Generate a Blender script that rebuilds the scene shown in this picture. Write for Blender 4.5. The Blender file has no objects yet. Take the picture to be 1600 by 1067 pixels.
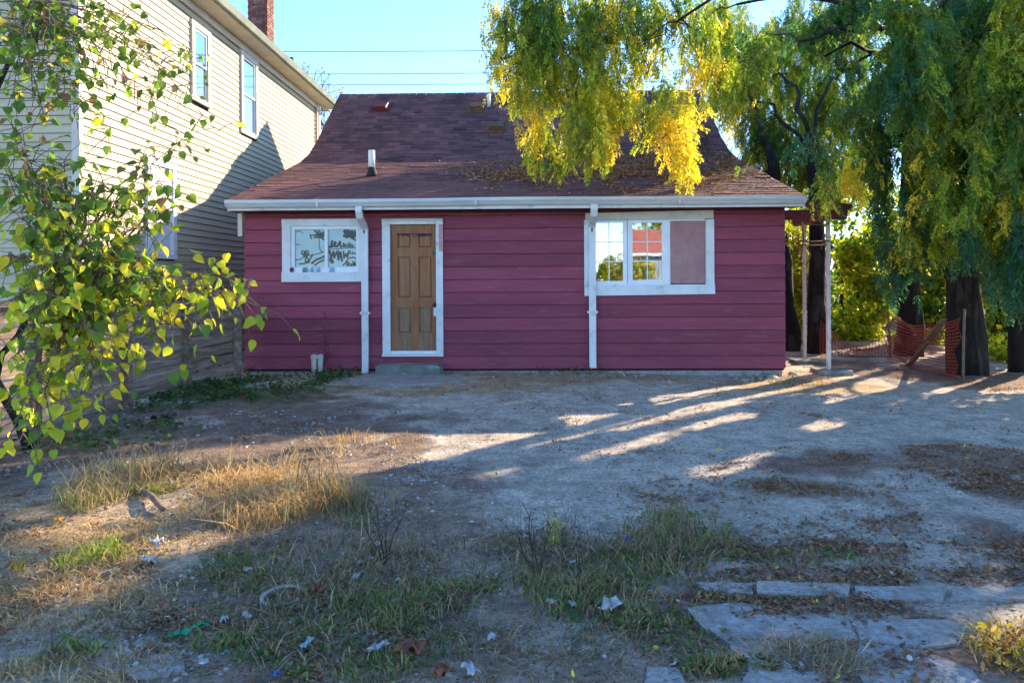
import bpy, math, random
import numpy as np
from mathutils import Vector, Matrix

random.seed(7)
rng = np.random.default_rng(7)
sc = bpy.context.scene
COL = sc.collection
R = math.radians

# ------------------------------------------------------------------ camera
F, ROLL, CAMZ, HOR = 1111.0, 0.0052, 1.5, 435.0      # focal length in pixels of the 1600 wide photo
cam_d = bpy.data.cameras.new('camera')
cam = bpy.data.objects.new('camera', cam_d)
COL.objects.link(cam)
cam_d.sensor_width = 36.0
cam_d.lens = 36.0 * F / 1600.0
cam_d.shift_y = (HOR - 533.5) / 1600.0
cam_d.clip_start, cam_d.clip_end = 0.05, 2000
cam.matrix_world = Matrix.Translation((0, 0, CAMZ)) @ Matrix.Rotation(R(90), 4, 'X') @ Matrix.Rotation(-ROLL, 4, 'Z')
sc.camera = cam

# ------------------------------------------------------------------ sky, sun, exposure
SUN_AZ, SUN_EL = R(47), R(26)          # sun behind the house, to the right
SUNV = Vector((math.sin(SUN_AZ) * math.cos(SUN_EL), math.cos(SUN_AZ) * math.cos(SUN_EL), math.sin(SUN_EL)))
world = bpy.data.worlds.new('World')
sc.world = world
world.use_nodes = True
wn = world.node_tree
wn.nodes.clear()
sky = wn.nodes.new('ShaderNodeTexSky')
sky.sky_type = 'NISHITA'
sky.sun_disc = False
sky.sun_elevation = SUN_EL
sky.sun_rotation = SUN_AZ
sky.altitude = 100
sky.air_density = 0.8
sky.dust_density = 0.0
sky.ozone_density = 4.0
bg = wn.nodes.new('ShaderNodeBackground')
bg.inputs['Strength'].default_value = 0.15
wo = wn.nodes.new('ShaderNodeOutputWorld')
hsv = wn.nodes.new('ShaderNodeHueSaturation')
hsv.inputs['Saturation'].default_value = 1.06
wn.links.new(sky.outputs[0], hsv.inputs['Color'])
wn.links.new(hsv.outputs[0], bg.inputs[0])
wn.links.new(bg.outputs[0], wo.inputs[0])
sun_d = bpy.data.lights.new('sun', 'SUN')
sun_d.energy = 3.8
sun_d.angle = R(0.5)
sun_d.color = (1.0, 0.82, 0.58)
sun = bpy.data.objects.new('sun', sun_d)
COL.objects.link(sun)
sun.rotation_mode = 'QUATERNION'
sun.rotation_quaternion = (-SUNV).to_track_quat('-Z', 'Y')
sun.location = SUNV * 60
sc.view_settings.view_transform = 'Standard'
sc.view_settings.look = 'None'
sc.view_settings.gamma = 1
sc.view_settings.use_curve_mapping = False
sc.view_settings.exposure = 1.95
try:
    sc.cycles.use_denoising = True
    sc.cycles.max_bounces = 6
    sc.cycles.diffuse_bounces = 3
    sc.cycles.use_adaptive_sampling = True
    sc.cycles.adaptive_threshold = 0.03
    sc.cycles.transparent_max_bounces = 12
    sc.cycles.sample_clamp_indirect = 6
except Exception:
    pass


# ------------------------------------------------------------------ helpers: places
def at(u, v, Y):
    """a point seen in direction (u, v) standing Y metres in front of the camera"""
    u0 = u - (v - HOR) * ROLL
    v0 = v + (u - 800) * ROLL
    return np.array(((u0 - 800) / F * Y, Y, CAMZ - (v0 - HOR) / F * Y))


def on_ground(u, v, z=0.0):
    u0 = u - (v - HOR) * ROLL
    v0 = v + (u - 800) * ROLL
    Y = (CAMZ - z) * F / (v0 - HOR)
    return np.array(((u0 - 800) / F * Y, Y, z))


_T = np.random.default_rng(3).random((256, 256))


def vnoise(x, y):
    xi = np.floor(x).astype(int)
    yi = np.floor(y).astype(int)
    fx, fy = x - xi, y - yi
    fx = fx * fx * (3 - 2 * fx)
    fy = fy * fy * (3 - 2 * fy)
    a = _T[xi % 256, yi % 256]
    b = _T[(xi + 1) % 256, yi % 256]
    c = _T[xi % 256, (yi + 1) % 256]
    d = _T[(xi + 1) % 256, (yi + 1) % 256]
    return (a * (1 - fx) + b * fx) * (1 - fy) + (c * (1 - fx) + d * fx) * fy


def fbm(x, y, o=4):
    s, a, t = 0, 1.0, 0
    for i in range(o):
        s = s + a * vnoise(x * 2 ** i + 17 * i, y * 2 ** i + 5 * i)
        t += a
        a *= 0.5
    return s / t


def sstep(x, a, b):
    t = np.clip((x - a) / (b - a), 0, 1)
    return t * t * (3 - 2 * t)


def gz(x, y):
    """height of the yard"""
    x = np.asarray(x, float)
    y = np.asarray(y, float)
    near = 1 - sstep(np.hypot(x, y - 7), 14, 30)
    z = -0.085 * sstep(x, 0.5, 5) * sstep(y, 6.5, 10.5)
    z = z + near * (0.07 * (fbm(x * 0.55 + 9, y * 0.55, 3) - 0.5) + 0.035 * (fbm(x * 2.7, y * 2.7 + 4, 4) - 0.5) + 0.015 * (fbm(x * 9, y * 9, 2) - 0.5))
    z = z + 0.06 * np.exp(-((x + 2.2) / 1.3) ** 2 - ((y - 5.1) / 0.6) ** 2)
    flat = sstep(y, 10.2, 10.9) * sstep(x, -4.9, -4.3) * (1 - sstep(x, 4.5, 5.2)) * (1 - sstep(y, 20, 22))
    z = z * (1 - flat) + flat * (-0.005 - 0.075 * sstep(x, 0.5, 4.2))
    return z


def gz1(x, y):
    return float(gz(np.array([x]), np.array([y]))[0])


def G(u, v):
    p = on_ground(u, v)
    for _ in range(3):
        p = on_ground(u, v, gz1(p[0], p[1]))
    return p


# ------------------------------------------------------------------ helpers: materials
def nd(nt, t, **kw):
    n = nt.nodes.new(t)
    for k, v in kw.items():
        setattr(n, k, v)
    return n


def pmat(name, c1, c2=None, scale=6.0, detail=6, rough=0.8, bump=0.0, bscale=60.0, island=0.0, spec=0.3,
         stretch=(1, 1, 1), c3=None, s3=1.5, lo=0.35, hi=0.65, attr=False, metal=0.0, objrand=0.0, m3=(0.52, 0.62)):
    m = bpy.data.materials.new(name)
    m.use_nodes = True
    nt = m.node_tree
    nt.nodes.clear()
    L = nt.links.new
    out = nd(nt, 'ShaderNodeOutputMaterial')
    bs = nd(nt, 'ShaderNodeBsdfPrincipled')
    bs.inputs['Roughness'].default_value = rough
    bs.inputs['Specular IOR Level'].default_value = spec
    bs.inputs['Metallic'].default_value = metal
    L(bs.outputs[0], out.inputs[0])
    geo = nd(nt, 'ShaderNodeNewGeometry')
    mp = nd(nt, 'ShaderNodeMapping')
    mp.inputs['Scale'].default_value = stretch
    L(geo.outputs['Position'], mp.inputs[0])
    if attr:
        a = nd(nt, 'ShaderNodeAttribute', attribute_name='Col')
        col = a.outputs['Color']
    else:
        rgb = nd(nt, 'ShaderNodeRGB')
        rgb.outputs[0].default_value = (*c1, 1)
        col = rgb.outputs[0]

    def noise(s, d=detail):
        n = nd(nt, 'ShaderNodeTexNoise')
        n.inputs['Scale'].default_value = s
        n.inputs['Detail'].default_value = d
        n.inputs['Roughness'].default_value = 0.6
        L(mp.outputs[0], n.inputs['Vector'])
        return n.outputs[0]

    def mixin(base, c, s, lo, hi):
        r = nd(nt, 'ShaderNodeMapRange')
        r.inputs['From Min'].default_value = lo
        r.inputs['From Max'].default_value = hi
        L(noise(s), r.inputs[0])
        mx = nd(nt, 'ShaderNodeMix', data_type='RGBA')
        L(r.outputs[0], mx.inputs[0])
        L(base, mx.inputs[6])
        mx.inputs[7].default_value = (*c, 1)
        return mx.outputs[2]
    if c2 is not None:
        col = mixin(col, c2, scale, lo, hi)
    if c3 is not None:
        col = mixin(col, c3, s3, *m3)
    for amt, src in ((island, 'isl'), (objrand, 'obj')):
        if amt:
            r = nd(nt, 'ShaderNodeMapRange')
            r.inputs['To Min'].default_value = 1 - amt
            r.inputs['To Max'].default_value = 1 + amt
            if src == 'isl':
                L(geo.outputs['Random Per Island'], r.inputs[0])
            else:
                oi = nd(nt, 'ShaderNodeObjectInfo')
                L(oi.outputs['Random'], r.inputs[0])
            vm = nd(nt, 'ShaderNodeVectorMath', operation='SCALE')
            L(col, vm.inputs[0])
            L(r.outputs[0], vm.inputs['Scale'])
            col = vm.outputs[0]
    L(col, bs.inputs['Base Color'])
    if bump:
        b = nd(nt, 'ShaderNodeBump')
        b.inputs['Strength'].default_value = bump
        b.inputs['Distance'].default_value = 0.02
        L(noise(bscale, 4), b.inputs['Height'])
        L(b.outputs[0], bs.inputs['Normal'])
    return m


def leafmat(name, trans=0.45, rough=0.5):
    m = bpy.data.materials.new(name)
    m.use_nodes = True
    nt = m.node_tree
    nt.nodes.clear()
    L = nt.links.new
    out = nd(nt, 'ShaderNodeOutputMaterial')
    a = nd(nt, 'ShaderNodeAttribute', attribute_name='Col')
    hs = nd(nt, 'ShaderNodeHueSaturation')
    geo = nd(nt, 'ShaderNodeNewGeometry')
    r = nd(nt, 'ShaderNodeMapRange')
    r.inputs['To Min'].default_value = 0.72
    r.inputs['To Max'].default_value = 1.28
    L(geo.outputs['Random Per Island'], r.inputs[0])
    L(r.outputs[0], hs.inputs['Value'])
    L(a.outputs['Color'], hs.inputs['Color'])
    bs = nd(nt, 'ShaderNodeBsdfPrincipled')
    bs.inputs['Roughness'].default_value = rough
    bs.inputs['Specular IOR Level'].default_value = 0.25
    L(hs.outputs[0], bs.inputs['Base Color'])
    tr = nd(nt, 'ShaderNodeBsdfTranslucent')
    g = nd(nt, 'ShaderNodeVectorMath', operation='MULTIPLY')
    g.inputs[1].default_value = (1.25, 1.3, 0.7)
    L(hs.outputs[0], g.inputs[0])
    L(g.outputs[0], tr.inputs[0])
    mx = nd(nt, 'ShaderNodeMixShader')
    mx.inputs[0].default_value = trans
    L(bs.outputs[0], mx.inputs[1])
    L(tr.outputs[0], mx.inputs[2])
    L(mx.outputs[0], out.inputs[0])
    return m


def glassmat(name, refl=0.35, tint=(0.9, 0.95, 0.97)):
    m = bpy.data.materials.new(name)
    m.use_nodes = True
    nt = m.node_tree
    nt.nodes.clear()
    L = nt.links.new
    out = nd(nt, 'ShaderNodeOutputMaterial')
    t = nd(nt, 'ShaderNodeBsdfTransparent')
    t.inputs[0].default_value = (*tint, 1)
    g = nd(nt, 'ShaderNodeBsdfGlossy')
    g.inputs['Roughness'].default_value = 0.015
    n = nd(nt, 'ShaderNodeTexNoise')
    n.inputs['Scale'].default_value = 2.2
    b = nd(nt, 'ShaderNodeBump')
    b.inputs['Strength'].default_value = 0.02
    b.inputs['Distance'].default_value = 0.02
    L(n.outputs[0], b.inputs['Height'])
    L(b.outputs[0], g.inputs['Normal'])
    mx = nd(nt, 'ShaderNodeMixShader')
    mx.inputs[0].default_value = refl
    L(t.outputs[0], mx.inputs[1])
    L(g.outputs[0], mx.inputs[2])
    L(mx.outputs[0], out.inputs[0])
    return m


M = {}
M['red'] = pmat('red_paint', (0.285, 0.054, 0.084), (0.22, 0.043, 0.07), scale=1.6, rough=0.6, bump=0.35, bscale=45,
                stretch=(0.6, 1, 4), objrand=0.2, c3=(0.3, 0.1, 0.13), s3=4.5, m3=(0.56, 0.8), spec=0.3)
M['redback'] = pmat('red_backing', (0.06, 0.012, 0.02), rough=0.9)
M['darkred'] = pmat('dark_red_paint', (0.14, 0.022, 0.025), (0.09, 0.018, 0.02), scale=5, rough=0.6, bump=0.2)
M['white'] = pmat('white_trim_paint', (0.72, 0.72, 0.71), (0.62, 0.62, 0.6), scale=3.5, rough=0.5, bump=0.12, bscale=30,
                  c3=(0.4, 0.37, 0.32), s3=7, m3=(0.58, 0.78))
M['cream'] = pmat('old_cream_paint', (0.62, 0.57, 0.46), (0.5, 0.47, 0.4), scale=5, rough=0.6, bump=0.2, c3=(0.3, 0.26, 0.2), s3=10, m3=(0.64, 0.8))
M['vinyl'] = pmat('white_vinyl', (0.78, 0.79, 0.8), (0.7, 0.71, 0.73), scale=4, rough=0.35, spec=0.4)
M['gutter'] = pmat('white_gutter_paint', (0.6, 0.6, 0.58), (0.47, 0.48, 0.47), scale=2.5, rough=0.4, stretch=(0.5, 1, 3), c3=(0.3, 0.26, 0.2), s3=5, m3=(0.68, 0.8))
M['shingle'] = pmat('brown_shingle', (0.2, 0.094, 0.086), (0.115, 0.058, 0.058), scale=1.1, rough=0.92, bump=0.5, bscale=90, island=0.3,
                    c3=(0.19, 0.125, 0.115), s3=22, m3=(0.55, 0.75), spec=0.15)
M['deck'] = pmat('roof_deck', (0.035, 0.025, 0.025), rough=0.95)
M['wood'] = pmat('weathered_door_wood', (0.37, 0.145, 0.055), (0.25, 0.095, 0.038), scale=3, rough=0.6, bump=0.35, bscale=18, stretch=(9, 9, 0.8),
                 c3=(0.3, 0.17, 0.09), s3=1.4, m3=(0.5, 0.7))
M['woodgrey'] = pmat('greyed_door_wood', (0.33, 0.18, 0.095), (0.2, 0.11, 0.065), scale=4, rough=0.75, bump=0.4, bscale=18, stretch=(9, 9, 0.8), c3=(0.26, 0.2, 0.14), s3=3)
M['concrete'] = pmat('concrete', (0.44, 0.41, 0.37), (0.25, 0.23, 0.21), scale=34, detail=9, rough=0.9, bump=0.7, bscale=70, c3=(0.22, 0.18, 0.14), s3=5.0, m3=(0.5, 0.66))
M['greenstone'] = pmat('mossy_concrete', (0.2, 0.21, 0.18), (0.12, 0.15, 0.12), scale=5, rough=0.95, bump=0.4, bscale=40, c3=(0.3, 0.29, 0.27), s3=4)
M['siding'] = pmat('cream_clapboard', (0.5, 0.415, 0.27), (0.44, 0.365, 0.235), scale=1.6, rough=0.6, stretch=(1, 0.4, 4), objrand=0.03,
                   c3=(0.46, 0.42, 0.35), s3=5, m3=(0.64, 0.85))
M['sidingback'] = pmat('siding_backing', (0.1, 0.09, 0.08), rough=0.9)
M['trimbeige'] = pmat('beige_trim', (0.62, 0.54, 0.45), (0.52, 0.45, 0.38), scale=4, rough=0.6)
M['soffit'] = pmat('soffit', (0.6, 0.56, 0.46), (0.5, 0.47, 0.38), scale=3, rough=0.7)
M['greengutter'] = pmat('sage_gutter', (0.3, 0.31, 0.24), (0.22, 0.23, 0.18), scale=3, rough=0.5)
M['brick'] = pmat('chimney_brick', (0.27, 0.11, 0.07), (0.16, 0.065, 0.05), scale=9, rough=0.9, bump=0.4, objrand=0.25, c3=(0.35, 0.22, 0.16), s3=6)
M['mortar'] = pmat('mortar', (0.22, 0.19, 0.16), (0.15, 0.13, 0.11), scale=14, rough=0.95)
M['fence'] = pmat('weathered_fence_wood', (0.3, 0.205, 0.145), (0.17, 0.115, 0.085), scale=3, rough=0.85, bump=0.4, bscale=14, stretch=(7, 0.6, 9), objrand=0.25,
                  c3=(0.36, 0.28, 0.22), s3=2)
M['bark'] = pmat('bark', (0.022, 0.017, 0.014), (0.011, 0.009, 0.008), scale=7, rough=0.95, bump=1.0, bscale=16, stretch=(2.2, 2.2, 0.5), c3=(0.05, 0.042, 0.036), s3=3)
M['twig'] = pmat('twig_bark', (0.06, 0.045, 0.035), (0.035, 0.028, 0.022), scale=9, rough=0.9)
M['paletwig'] = pmat('pale_twig', (0.2, 0.15, 0.11), (0.13, 0.09, 0.07), scale=9, rough=0.9)
M['leaf'] = leafmat('leaf', 0.55)
M['frond'] = leafmat('frond', 0.55)
M['grass'] = leafmat('grass_blade', 0.3, 0.6)
M['litter'] = leafmat('dry_leaf', 0.15, 0.8)
M['metalpost'] = pmat('white_post_paint', (0.6, 0.6, 0.56), (0.45, 0.44, 0.4), scale=8, rough=0.45, c3=(0.22, 0.14, 0.09), s3=6, m3=(0.62, 0.75))
M['rust'] = pmat('rusty_metal', (0.2, 0.1, 0.05), (0.1, 0.05, 0.03), scale=15, rough=0.8)
M['black'] = pmat('black_rubber', (0.015, 0.015, 0.017), rough=0.6)
M['wire'] = pmat('wire', (0.02, 0.02, 0.022), rough=0.6)
M['net'] = pmat('orange_netting', (0.36, 0.06, 0.035), (0.27, 0.05, 0.03), scale=6, rough=0.5)
M['glass'] = glassmat('window_glass', 0.42)
M['glasspaper'] = glassmat('papered_glass', 0.012)  # barely mirrors; the reflection is painted on the sheet behind it
M['glassfar'] = glassmat('neighbour_glass', 0.5)
M['board'] = pmat('pink_plywood', (0.42, 0.22, 0.2), (0.34, 0.17, 0.165), scale=5, rough=0.8, bump=0.15, bscale=40, c3=(0.4, 0.23, 0.21), s3=3)
M['room'] = pmat('dim_room', (0.1, 0.09, 0.085), rough=0.9)
M['curtain'] = pmat('blue_curtain', (0.2, 0.27, 0.33), (0.14, 0.2, 0.26), scale=4, rough=0.85, stretch=(8, 1, 0.3))
M['film'] = pmat('white_window_paper', (0.66, 0.68, 0.6), (0.58, 0.6, 0.54), scale=5, rough=0.7)  # pale colour standing in for bright sky reflected in the left window
M['ink'] = pmat('dark_ink', (0.015, 0.017, 0.02), rough=0.8)  # strokes of the painted branch reflection, also the nail heads
M['purple'] = pmat('purple_marker', (0.08, 0.015, 0.07), rough=0.8)
M['pinksign'] = pmat('faded_red_tag', (0.5, 0.2, 0.2), (0.55, 0.32, 0.3), scale=30, rough=0.6)
M['green'] = pmat('green_sticker', (0.01, 0.12, 0.07), rough=0.6)
M['brass'] = pmat('dark_knob', (0.06, 0.05, 0.04), rough=0.35, metal=0.7)
M['paper'] = pmat('litter_paper', (0.6, 0.59, 0.56), (0.36, 0.34, 0.31), scale=25, rough=0.85)
M['dirtyplastic'] = pmat('dirty_plastic', (0.4, 0.37, 0.34), (0.2, 0.17, 0.14), scale=14, rough=0.7)
M['bluejar'] = pmat('blue_jar', (0.2, 0.42, 0.52), (0.3, 0.5, 0.56), scale=20, rough=0.3)
M['tealjar'] = pmat('teal_jar', (0.06, 0.2, 0.2), (0.16, 0.32, 0.28), scale=20, rough=0.3)
M['redobj'] = pmat('dark_red_object', (0.22, 0.025, 0.03), rough=0.5)
M['blueplastic'] = pmat('blue_plastic', (0.03, 0.14, 0.42), rough=0.4)
M['lightblue'] = pmat('pale_blue_plastic', (0.33, 0.55, 0.66), rough=0.4)
M['greenplastic'] = pmat('green_plastic', (0.02, 0.3, 0.13), rough=0.4)
M['stick'] = pmat('dead_wood', (0.22, 0.16, 0.11), (0.13, 0.095, 0.07), scale=10, rough=0.9, bump=0.5, bscale=30)
M['garage'] = pmat('garage_siding', (0.3, 0.38, 0.45), (0.24, 0.3, 0.37), scale=3, rough=0.7)
M['redroof'] = pmat('red_roof', (0.42, 0.15, 0.11), (0.32, 0.11, 0.09), scale=4, rough=0.9)
M['pole'] = pmat('utility_pole_wood', (0.15, 0.12, 0.1), (0.1, 0.08, 0.07), scale=4, rough=0.9)
M['pebble'] = pmat('pebble', (0.42, 0.385, 0.35), (0.28, 0.255, 0.23), scale=30, rough=0.9, island=0.35)
M['redstem'] = pmat('red_weed_stem', (0.2, 0.05, 0.07), (0.13, 0.035, 0.05), scale=12, rough=0.8)


# ------------------------------------------------------------------ helpers: meshes and objects
class MB:
    def __init__(s):
        s.v, s.f, s.sm = [], [], []

    def quadbox(s, c8):
        n = len(s.v)
        s.v += [tuple(map(float, c)) for c in c8]
        for q in ((0, 3, 2, 1), (4, 5, 6, 7), (0, 1, 5, 4), (1, 2, 6, 5), (2, 3, 7, 6), (3, 0, 4, 7)):
            s.f.append(tuple(n + i for i in q))
            s.sm.append(False)
        return s

    def box(s, x0, x1, y0, y1, z0, z1):
        return s.quadbox([(x0, y0, z0), (x1, y0, z0), (x1, y1, z0), (x0, y1, z0), (x0, y0, z1), (x1, y0, z1), (x1, y1, z1), (x0, y1, z1)])

    def bar(s, p, q, w, h, up=(0, 0, 1)):
        p, q = Vector(p), Vector(q)
        d = (q - p).normalized()
        sd = d.cross(Vector(up))
        if sd.length < 1e-4:
            sd = d.cross(Vector((1, 0, 0)))
        sd.normalize()
        n = sd.cross(d)
        a, b = sd * w / 2, n * h / 2
        return s.quadbox([p - a - b, p + a - b, q + a - b, q - a - b, p - a + b, p + a + b, q + a + b, q - a + b])

    def tube(s, path, radii, n=8, cap=True, wob=0.0):
        path = [Vector(p) for p in path]
        base = len(s.v)
        prev = None
        for i, p in enumerate(path):
            d = (path[min(i + 1, len(path) - 1)] - path[max(i - 1, 0)])
            d = d.normalized() if d.length > 1e-9 else Vector((0, 0, 1))
            if prev is None:
                ref = Vector((1, 0, 0)) if abs(d.x) < 0.9 else Vector((0, 1, 0))
                a = d.cross(ref).normalized()
            else:
                a = (prev - d * prev.dot(d))
                a = a.normalized() if a.length > 1e-6 else d.orthogonal().normalized()
            prev = a
            b = d.cross(a)
            r = radii[i] if hasattr(radii, '__len__') else radii
            for k in range(n):
                t = 2 * math.pi * k / n
                rr = r * (1 + wob * (random.random() - 0.5))
                q = p + a * (math.cos(t) * rr) + b * (math.sin(t) * rr)
                s.v.append(tuple(q))
        for i in range(len(path) - 1):
            for k in range(n):
                k2 = (k + 1) % n
                s.f.append((base + i * n + k, base + i * n + k2, base + (i + 1) * n + k2, base + (i + 1) * n + k))
                s.sm.append(True)
        if cap:
            s.f.append(tuple(base + k for k in range(n - 1, -1, -1)))
            s.f.append(tuple(base + (len(path) - 1) * n + k for k in range(n)))
            s.sm += [False, False]
        return s

    def prism(s, pts, z0, z1):
        """pts: (x, y) counter clockwise"""
        n, k = len(s.v), len(pts)
        s.v += [(p[0], p[1], z0) for p in pts] + [(p[0], p[1], z1) for p in pts]
        s.f.append(tuple(n + i for i in range(k - 1, -1, -1)))
        s.f.append(tuple(n + k + i for i in range(k)))
        s.sm += [False, False]
        for i in range(k):
            j = (i + 1) % k
            s.f.append((n + i, n + j, n + k + j, n + k + i))
            s.sm.append(False)
        return s

    def sheet(s, grid):
        """grid: rows of points -> smooth quads"""
        n, w = len(s.v), len(grid[0])
        for r in grid:
            s.v += [tuple(map(float, p)) for p in r]
        for i in range(len(grid) - 1):
            for j in range(w - 1):
                s.f.append((n + i * w + j, n + i * w + j + 1, n + (i + 1) * w + j + 1, n + (i + 1) * w + j))
                s.sm.append(True)
        return s

    def mesh(s, name):
        me = bpy.data.meshes.new(name)
        me.from_pydata(s.v, [], s.f)
        me.polygons.foreach_set('use_smooth', s.sm)
        me.update()
        return me

    def build(s, name, mat, parent=None, loc=None, rot=None):
        return link(name, s.mesh(name), mat, parent, loc, rot)


def link(name, me, mat=None, parent=None, loc=None, rot=None):
    o = bpy.data.objects.new(name, me)
    if mat is not None and me is not None and not me.materials:
        me.materials.append(mat)
    COL.objects.link(o)
    if parent is not None:
        o.parent = parent
    if loc is not None:
        o.location = [float(c) for c in loc]
    if rot is not None:
        o.rotation_euler = rot
    return o


def tag(o, label, cat, group=None):
    o['label'] = label
    o['category'] = cat
    if group:
        o['group'] = group
    return o


def empty(name, loc=(0, 0, 0), rz=0.0):
    o = bpy.data.objects.new(name, None)
    o.empty_display_size = 0.2
    COL.objects.link(o)
    o.location = [float(c) for c in loc]
    o.rotation_euler = (0, 0, rz)
    return o


def quadmesh(name, V, Q, col=None, smooth=False):
    """numpy vertices (n,3), quads (m,4), colours per vertex"""
    me = bpy.data.meshes.new(name)
    V = np.ascontiguousarray(V, np.float32)
    Q = np.ascontiguousarray(Q, np.int32)
    me.vertices.add(len(V))
    me.vertices.foreach_set('co', V.ravel())
    me.loops.add(Q.size)
    me.loops.foreach_set('vertex_index', Q.ravel())
    me.polygons.add(len(Q))
    me.polygons.foreach_set('loop_start', np.arange(0, Q.size, 4, dtype=np.int32))
    if smooth:
        me.polygons.foreach_set('use_smooth', np.ones(len(Q), bool))
    me.update(calc_edges=True)
    if col is not None:
        a = me.color_attributes.new('Col', 'FLOAT_COLOR', 'POINT')
        c = np.ones((len(V), 4), np.float32)
        c[:, :3] = col
        a.data.foreach_set('color', c.ravel())
    return me


def unit(a):
    return a / np.maximum(np.linalg.norm(a, axis=-1, keepdims=True), 1e-9)


DIAMOND = (np.array([(0, 0, 0), (0.5, 0.5, 0.06), (1, 0, 0), (0.5, -0.5, 0.06)]), np.array([(0, 1, 2, 3)]))
OVAL = (np.array([(0, 0, 0), (0.28, 0.5, 0.14), (0.72, 0.38, 0.1), (1, 0, -0.06), (0.72, -0.38, 0.1), (0.28, -0.5, 0.14)]),
        np.array([(0, 1, 2, 3), (0, 3, 4, 5)]))
_m = [(0, 0, 0), (0.2, 0, 0.0), (0.42, 0, 0.01), (0.64, 0, 0.0), (0.84, 0, -0.05), (1.0, 0, -0.12)]
_s = [(-0.05, 0.2, 0.05), (0.06, 0.4, 0.13), (0.25, 0.5, 0.17), (0.46, 0.45, 0.15), (0.67, 0.3, 0.09), (0.86, 0.12, 0.0)]
HEART = (np.array(_m + _s + [(a, -b, c) for a, b, c in _s]),
         np.array([(0, 6, 7, 1), (1, 7, 8, 2), (2, 8, 9, 3), (3, 9, 10, 4), (4, 10, 11, 5),
                   (0, 1, 13, 12), (1, 2, 14, 13), (2, 3, 15, 14), (3, 4, 16, 15), (4, 5, 17, 16)]))


def leaves(pos, dirs, nrm, L, W, col, tpl=DIAMOND):
    tv, tf = tpl
    n, k = len(pos), len(tv)
    d = unit(np.asarray(dirs, float))
    s = unit(np.cross(d, nrm) + 1e-6)
    m = np.cross(s, d)
    L = np.broadcast_to(np.asarray(L, float), (n,))
    W = np.broadcast_to(np.asarray(W, float), (n,))
    V = (pos[:, None, :] + tv[None, :, 0, None] * L[:, None, None] * d[:, None, :]
         + tv[None, :, 1, None] * W[:, None, None] * s[:, None, :] + tv[None, :, 2, None] * W[:, None, None] * m[:, None, :])
    Q = (np.arange(n) * k)[:, None, None] + tf[None]
    C = np.repeat(np.asarray(col, float), k, axis=0)
    return V.reshape(-1, 3), Q.reshape(-1, 4), C


def joinq(parts):
    V, Q, C, o = [], [], [], 0
    for v, q, c in parts:
        V.append(v)
        Q.append(q + o)
        C.append(c)
        o += len(v)
    return np.concatenate(V), np.concatenate(Q), np.concatenate(C)


def pick(pal, n):
    """pal: list of (weight, colour)"""
    w = np.array([p[0] for p in pal], float)
    i = rng.choice(len(pal), n, p=w / w.sum())
    return np.array([p[1] for p in pal])[i]


def rdir(n):
    return unit(rng.normal(size=(n, 3)))


def inpoly(x, y, poly):
    r = np.zeros(len(x), bool)
    k = len(poly)
    for i in range(k):
        x0, y0 = poly[i][:2]
        x1, y1 = poly[(i + 1) % k][:2]
        c = ((y0 > y) != (y1 > y)) & (x < (x1 - x0) * (y - y0) / (y1 - y0 + 1e-12) + x0)
        r ^= c
    return r


GOLD, AMBER, LIME, OLIVE = (0.78, 0.6, 0.05), (0.75, 0.48, 0.04), (0.36, 0.42, 0.04), (0.2, 0.23, 0.04)
GREEN, DEEP, TEAL = (0.11, 0.21, 0.04), (0.06, 0.14, 0.045), (0.055, 0.16, 0.085)
STRAW, STRAW2, BROWN, RUSSET = (0.62, 0.4, 0.19), (0.42, 0.26, 0.125), (0.24, 0.135, 0.07), (0.36, 0.135, 0.075)

# ------------------------------------------------------------------ ground
def axis(lo, hi, fine, far):
    a = np.arange(lo, hi + fine / 2, fine)
    k = np.cumsum(0.25 * 1.32 ** np.arange(26))
    k = k[k < far]
    return np.concatenate([(lo - k)[::-1], a, hi + k])


gx, gy = axis(-6.5, 10.5, 0.045, 420), axis(1.4, 14.5, 0.045, 420)
XX, YY = np.meshgrid(gx, gy)
ZZ = gz(XX, YY)
gcol = np.empty(XX.shape + (3,))
n1, n2, n3 = fbm(XX * 0.9, YY * 0.9, 5), fbm(XX * 3.1 + 7, YY * 3.1, 5), fbm(XX * 11, YY * 11 + 3, 4)
GRAVEL, SOIL, TAN = np.array((0.53, 0.445, 0.35)), np.array((0.175, 0.12, 0.085)), np.array((0.46, 0.32, 0.18))
MULCH, MOSS = np.array((0.25, 0.14, 0.095)), np.array((0.1, 0.12, 0.05))
gcol[:] = GRAVEL * (0.82 + 0.36 * n2[..., None])


def blob(u, v, ru, rv, x=XX, y=YY):
    c = G(u, v)
    a, b = G(u, v - rv)[1], G(u, v + rv)[1]
    return ((x - c[0]) / (ru / F * c[1])) ** 2 + ((y - c[1]) / max(0.1, (a - b) / 2)) ** 2


def zone(colr, items, soft=0.9, amt=1.0):
    global gcol
    m = np.zeros(XX.shape)
    for it in items:
        d = np.sqrt(blob(*it))
        m = np.maximum(m, 1 - sstep(d + 2.2 * (n1 - 0.5) + 1.6 * (n2 - 0.5), 1 - soft / 2, 1 + soft / 2))
    m = m[..., None] * amt
    gcol = gcol * (1 - m) + np.array(colr) * (0.7 + 0.6 * n3[..., None]) * m


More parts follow.
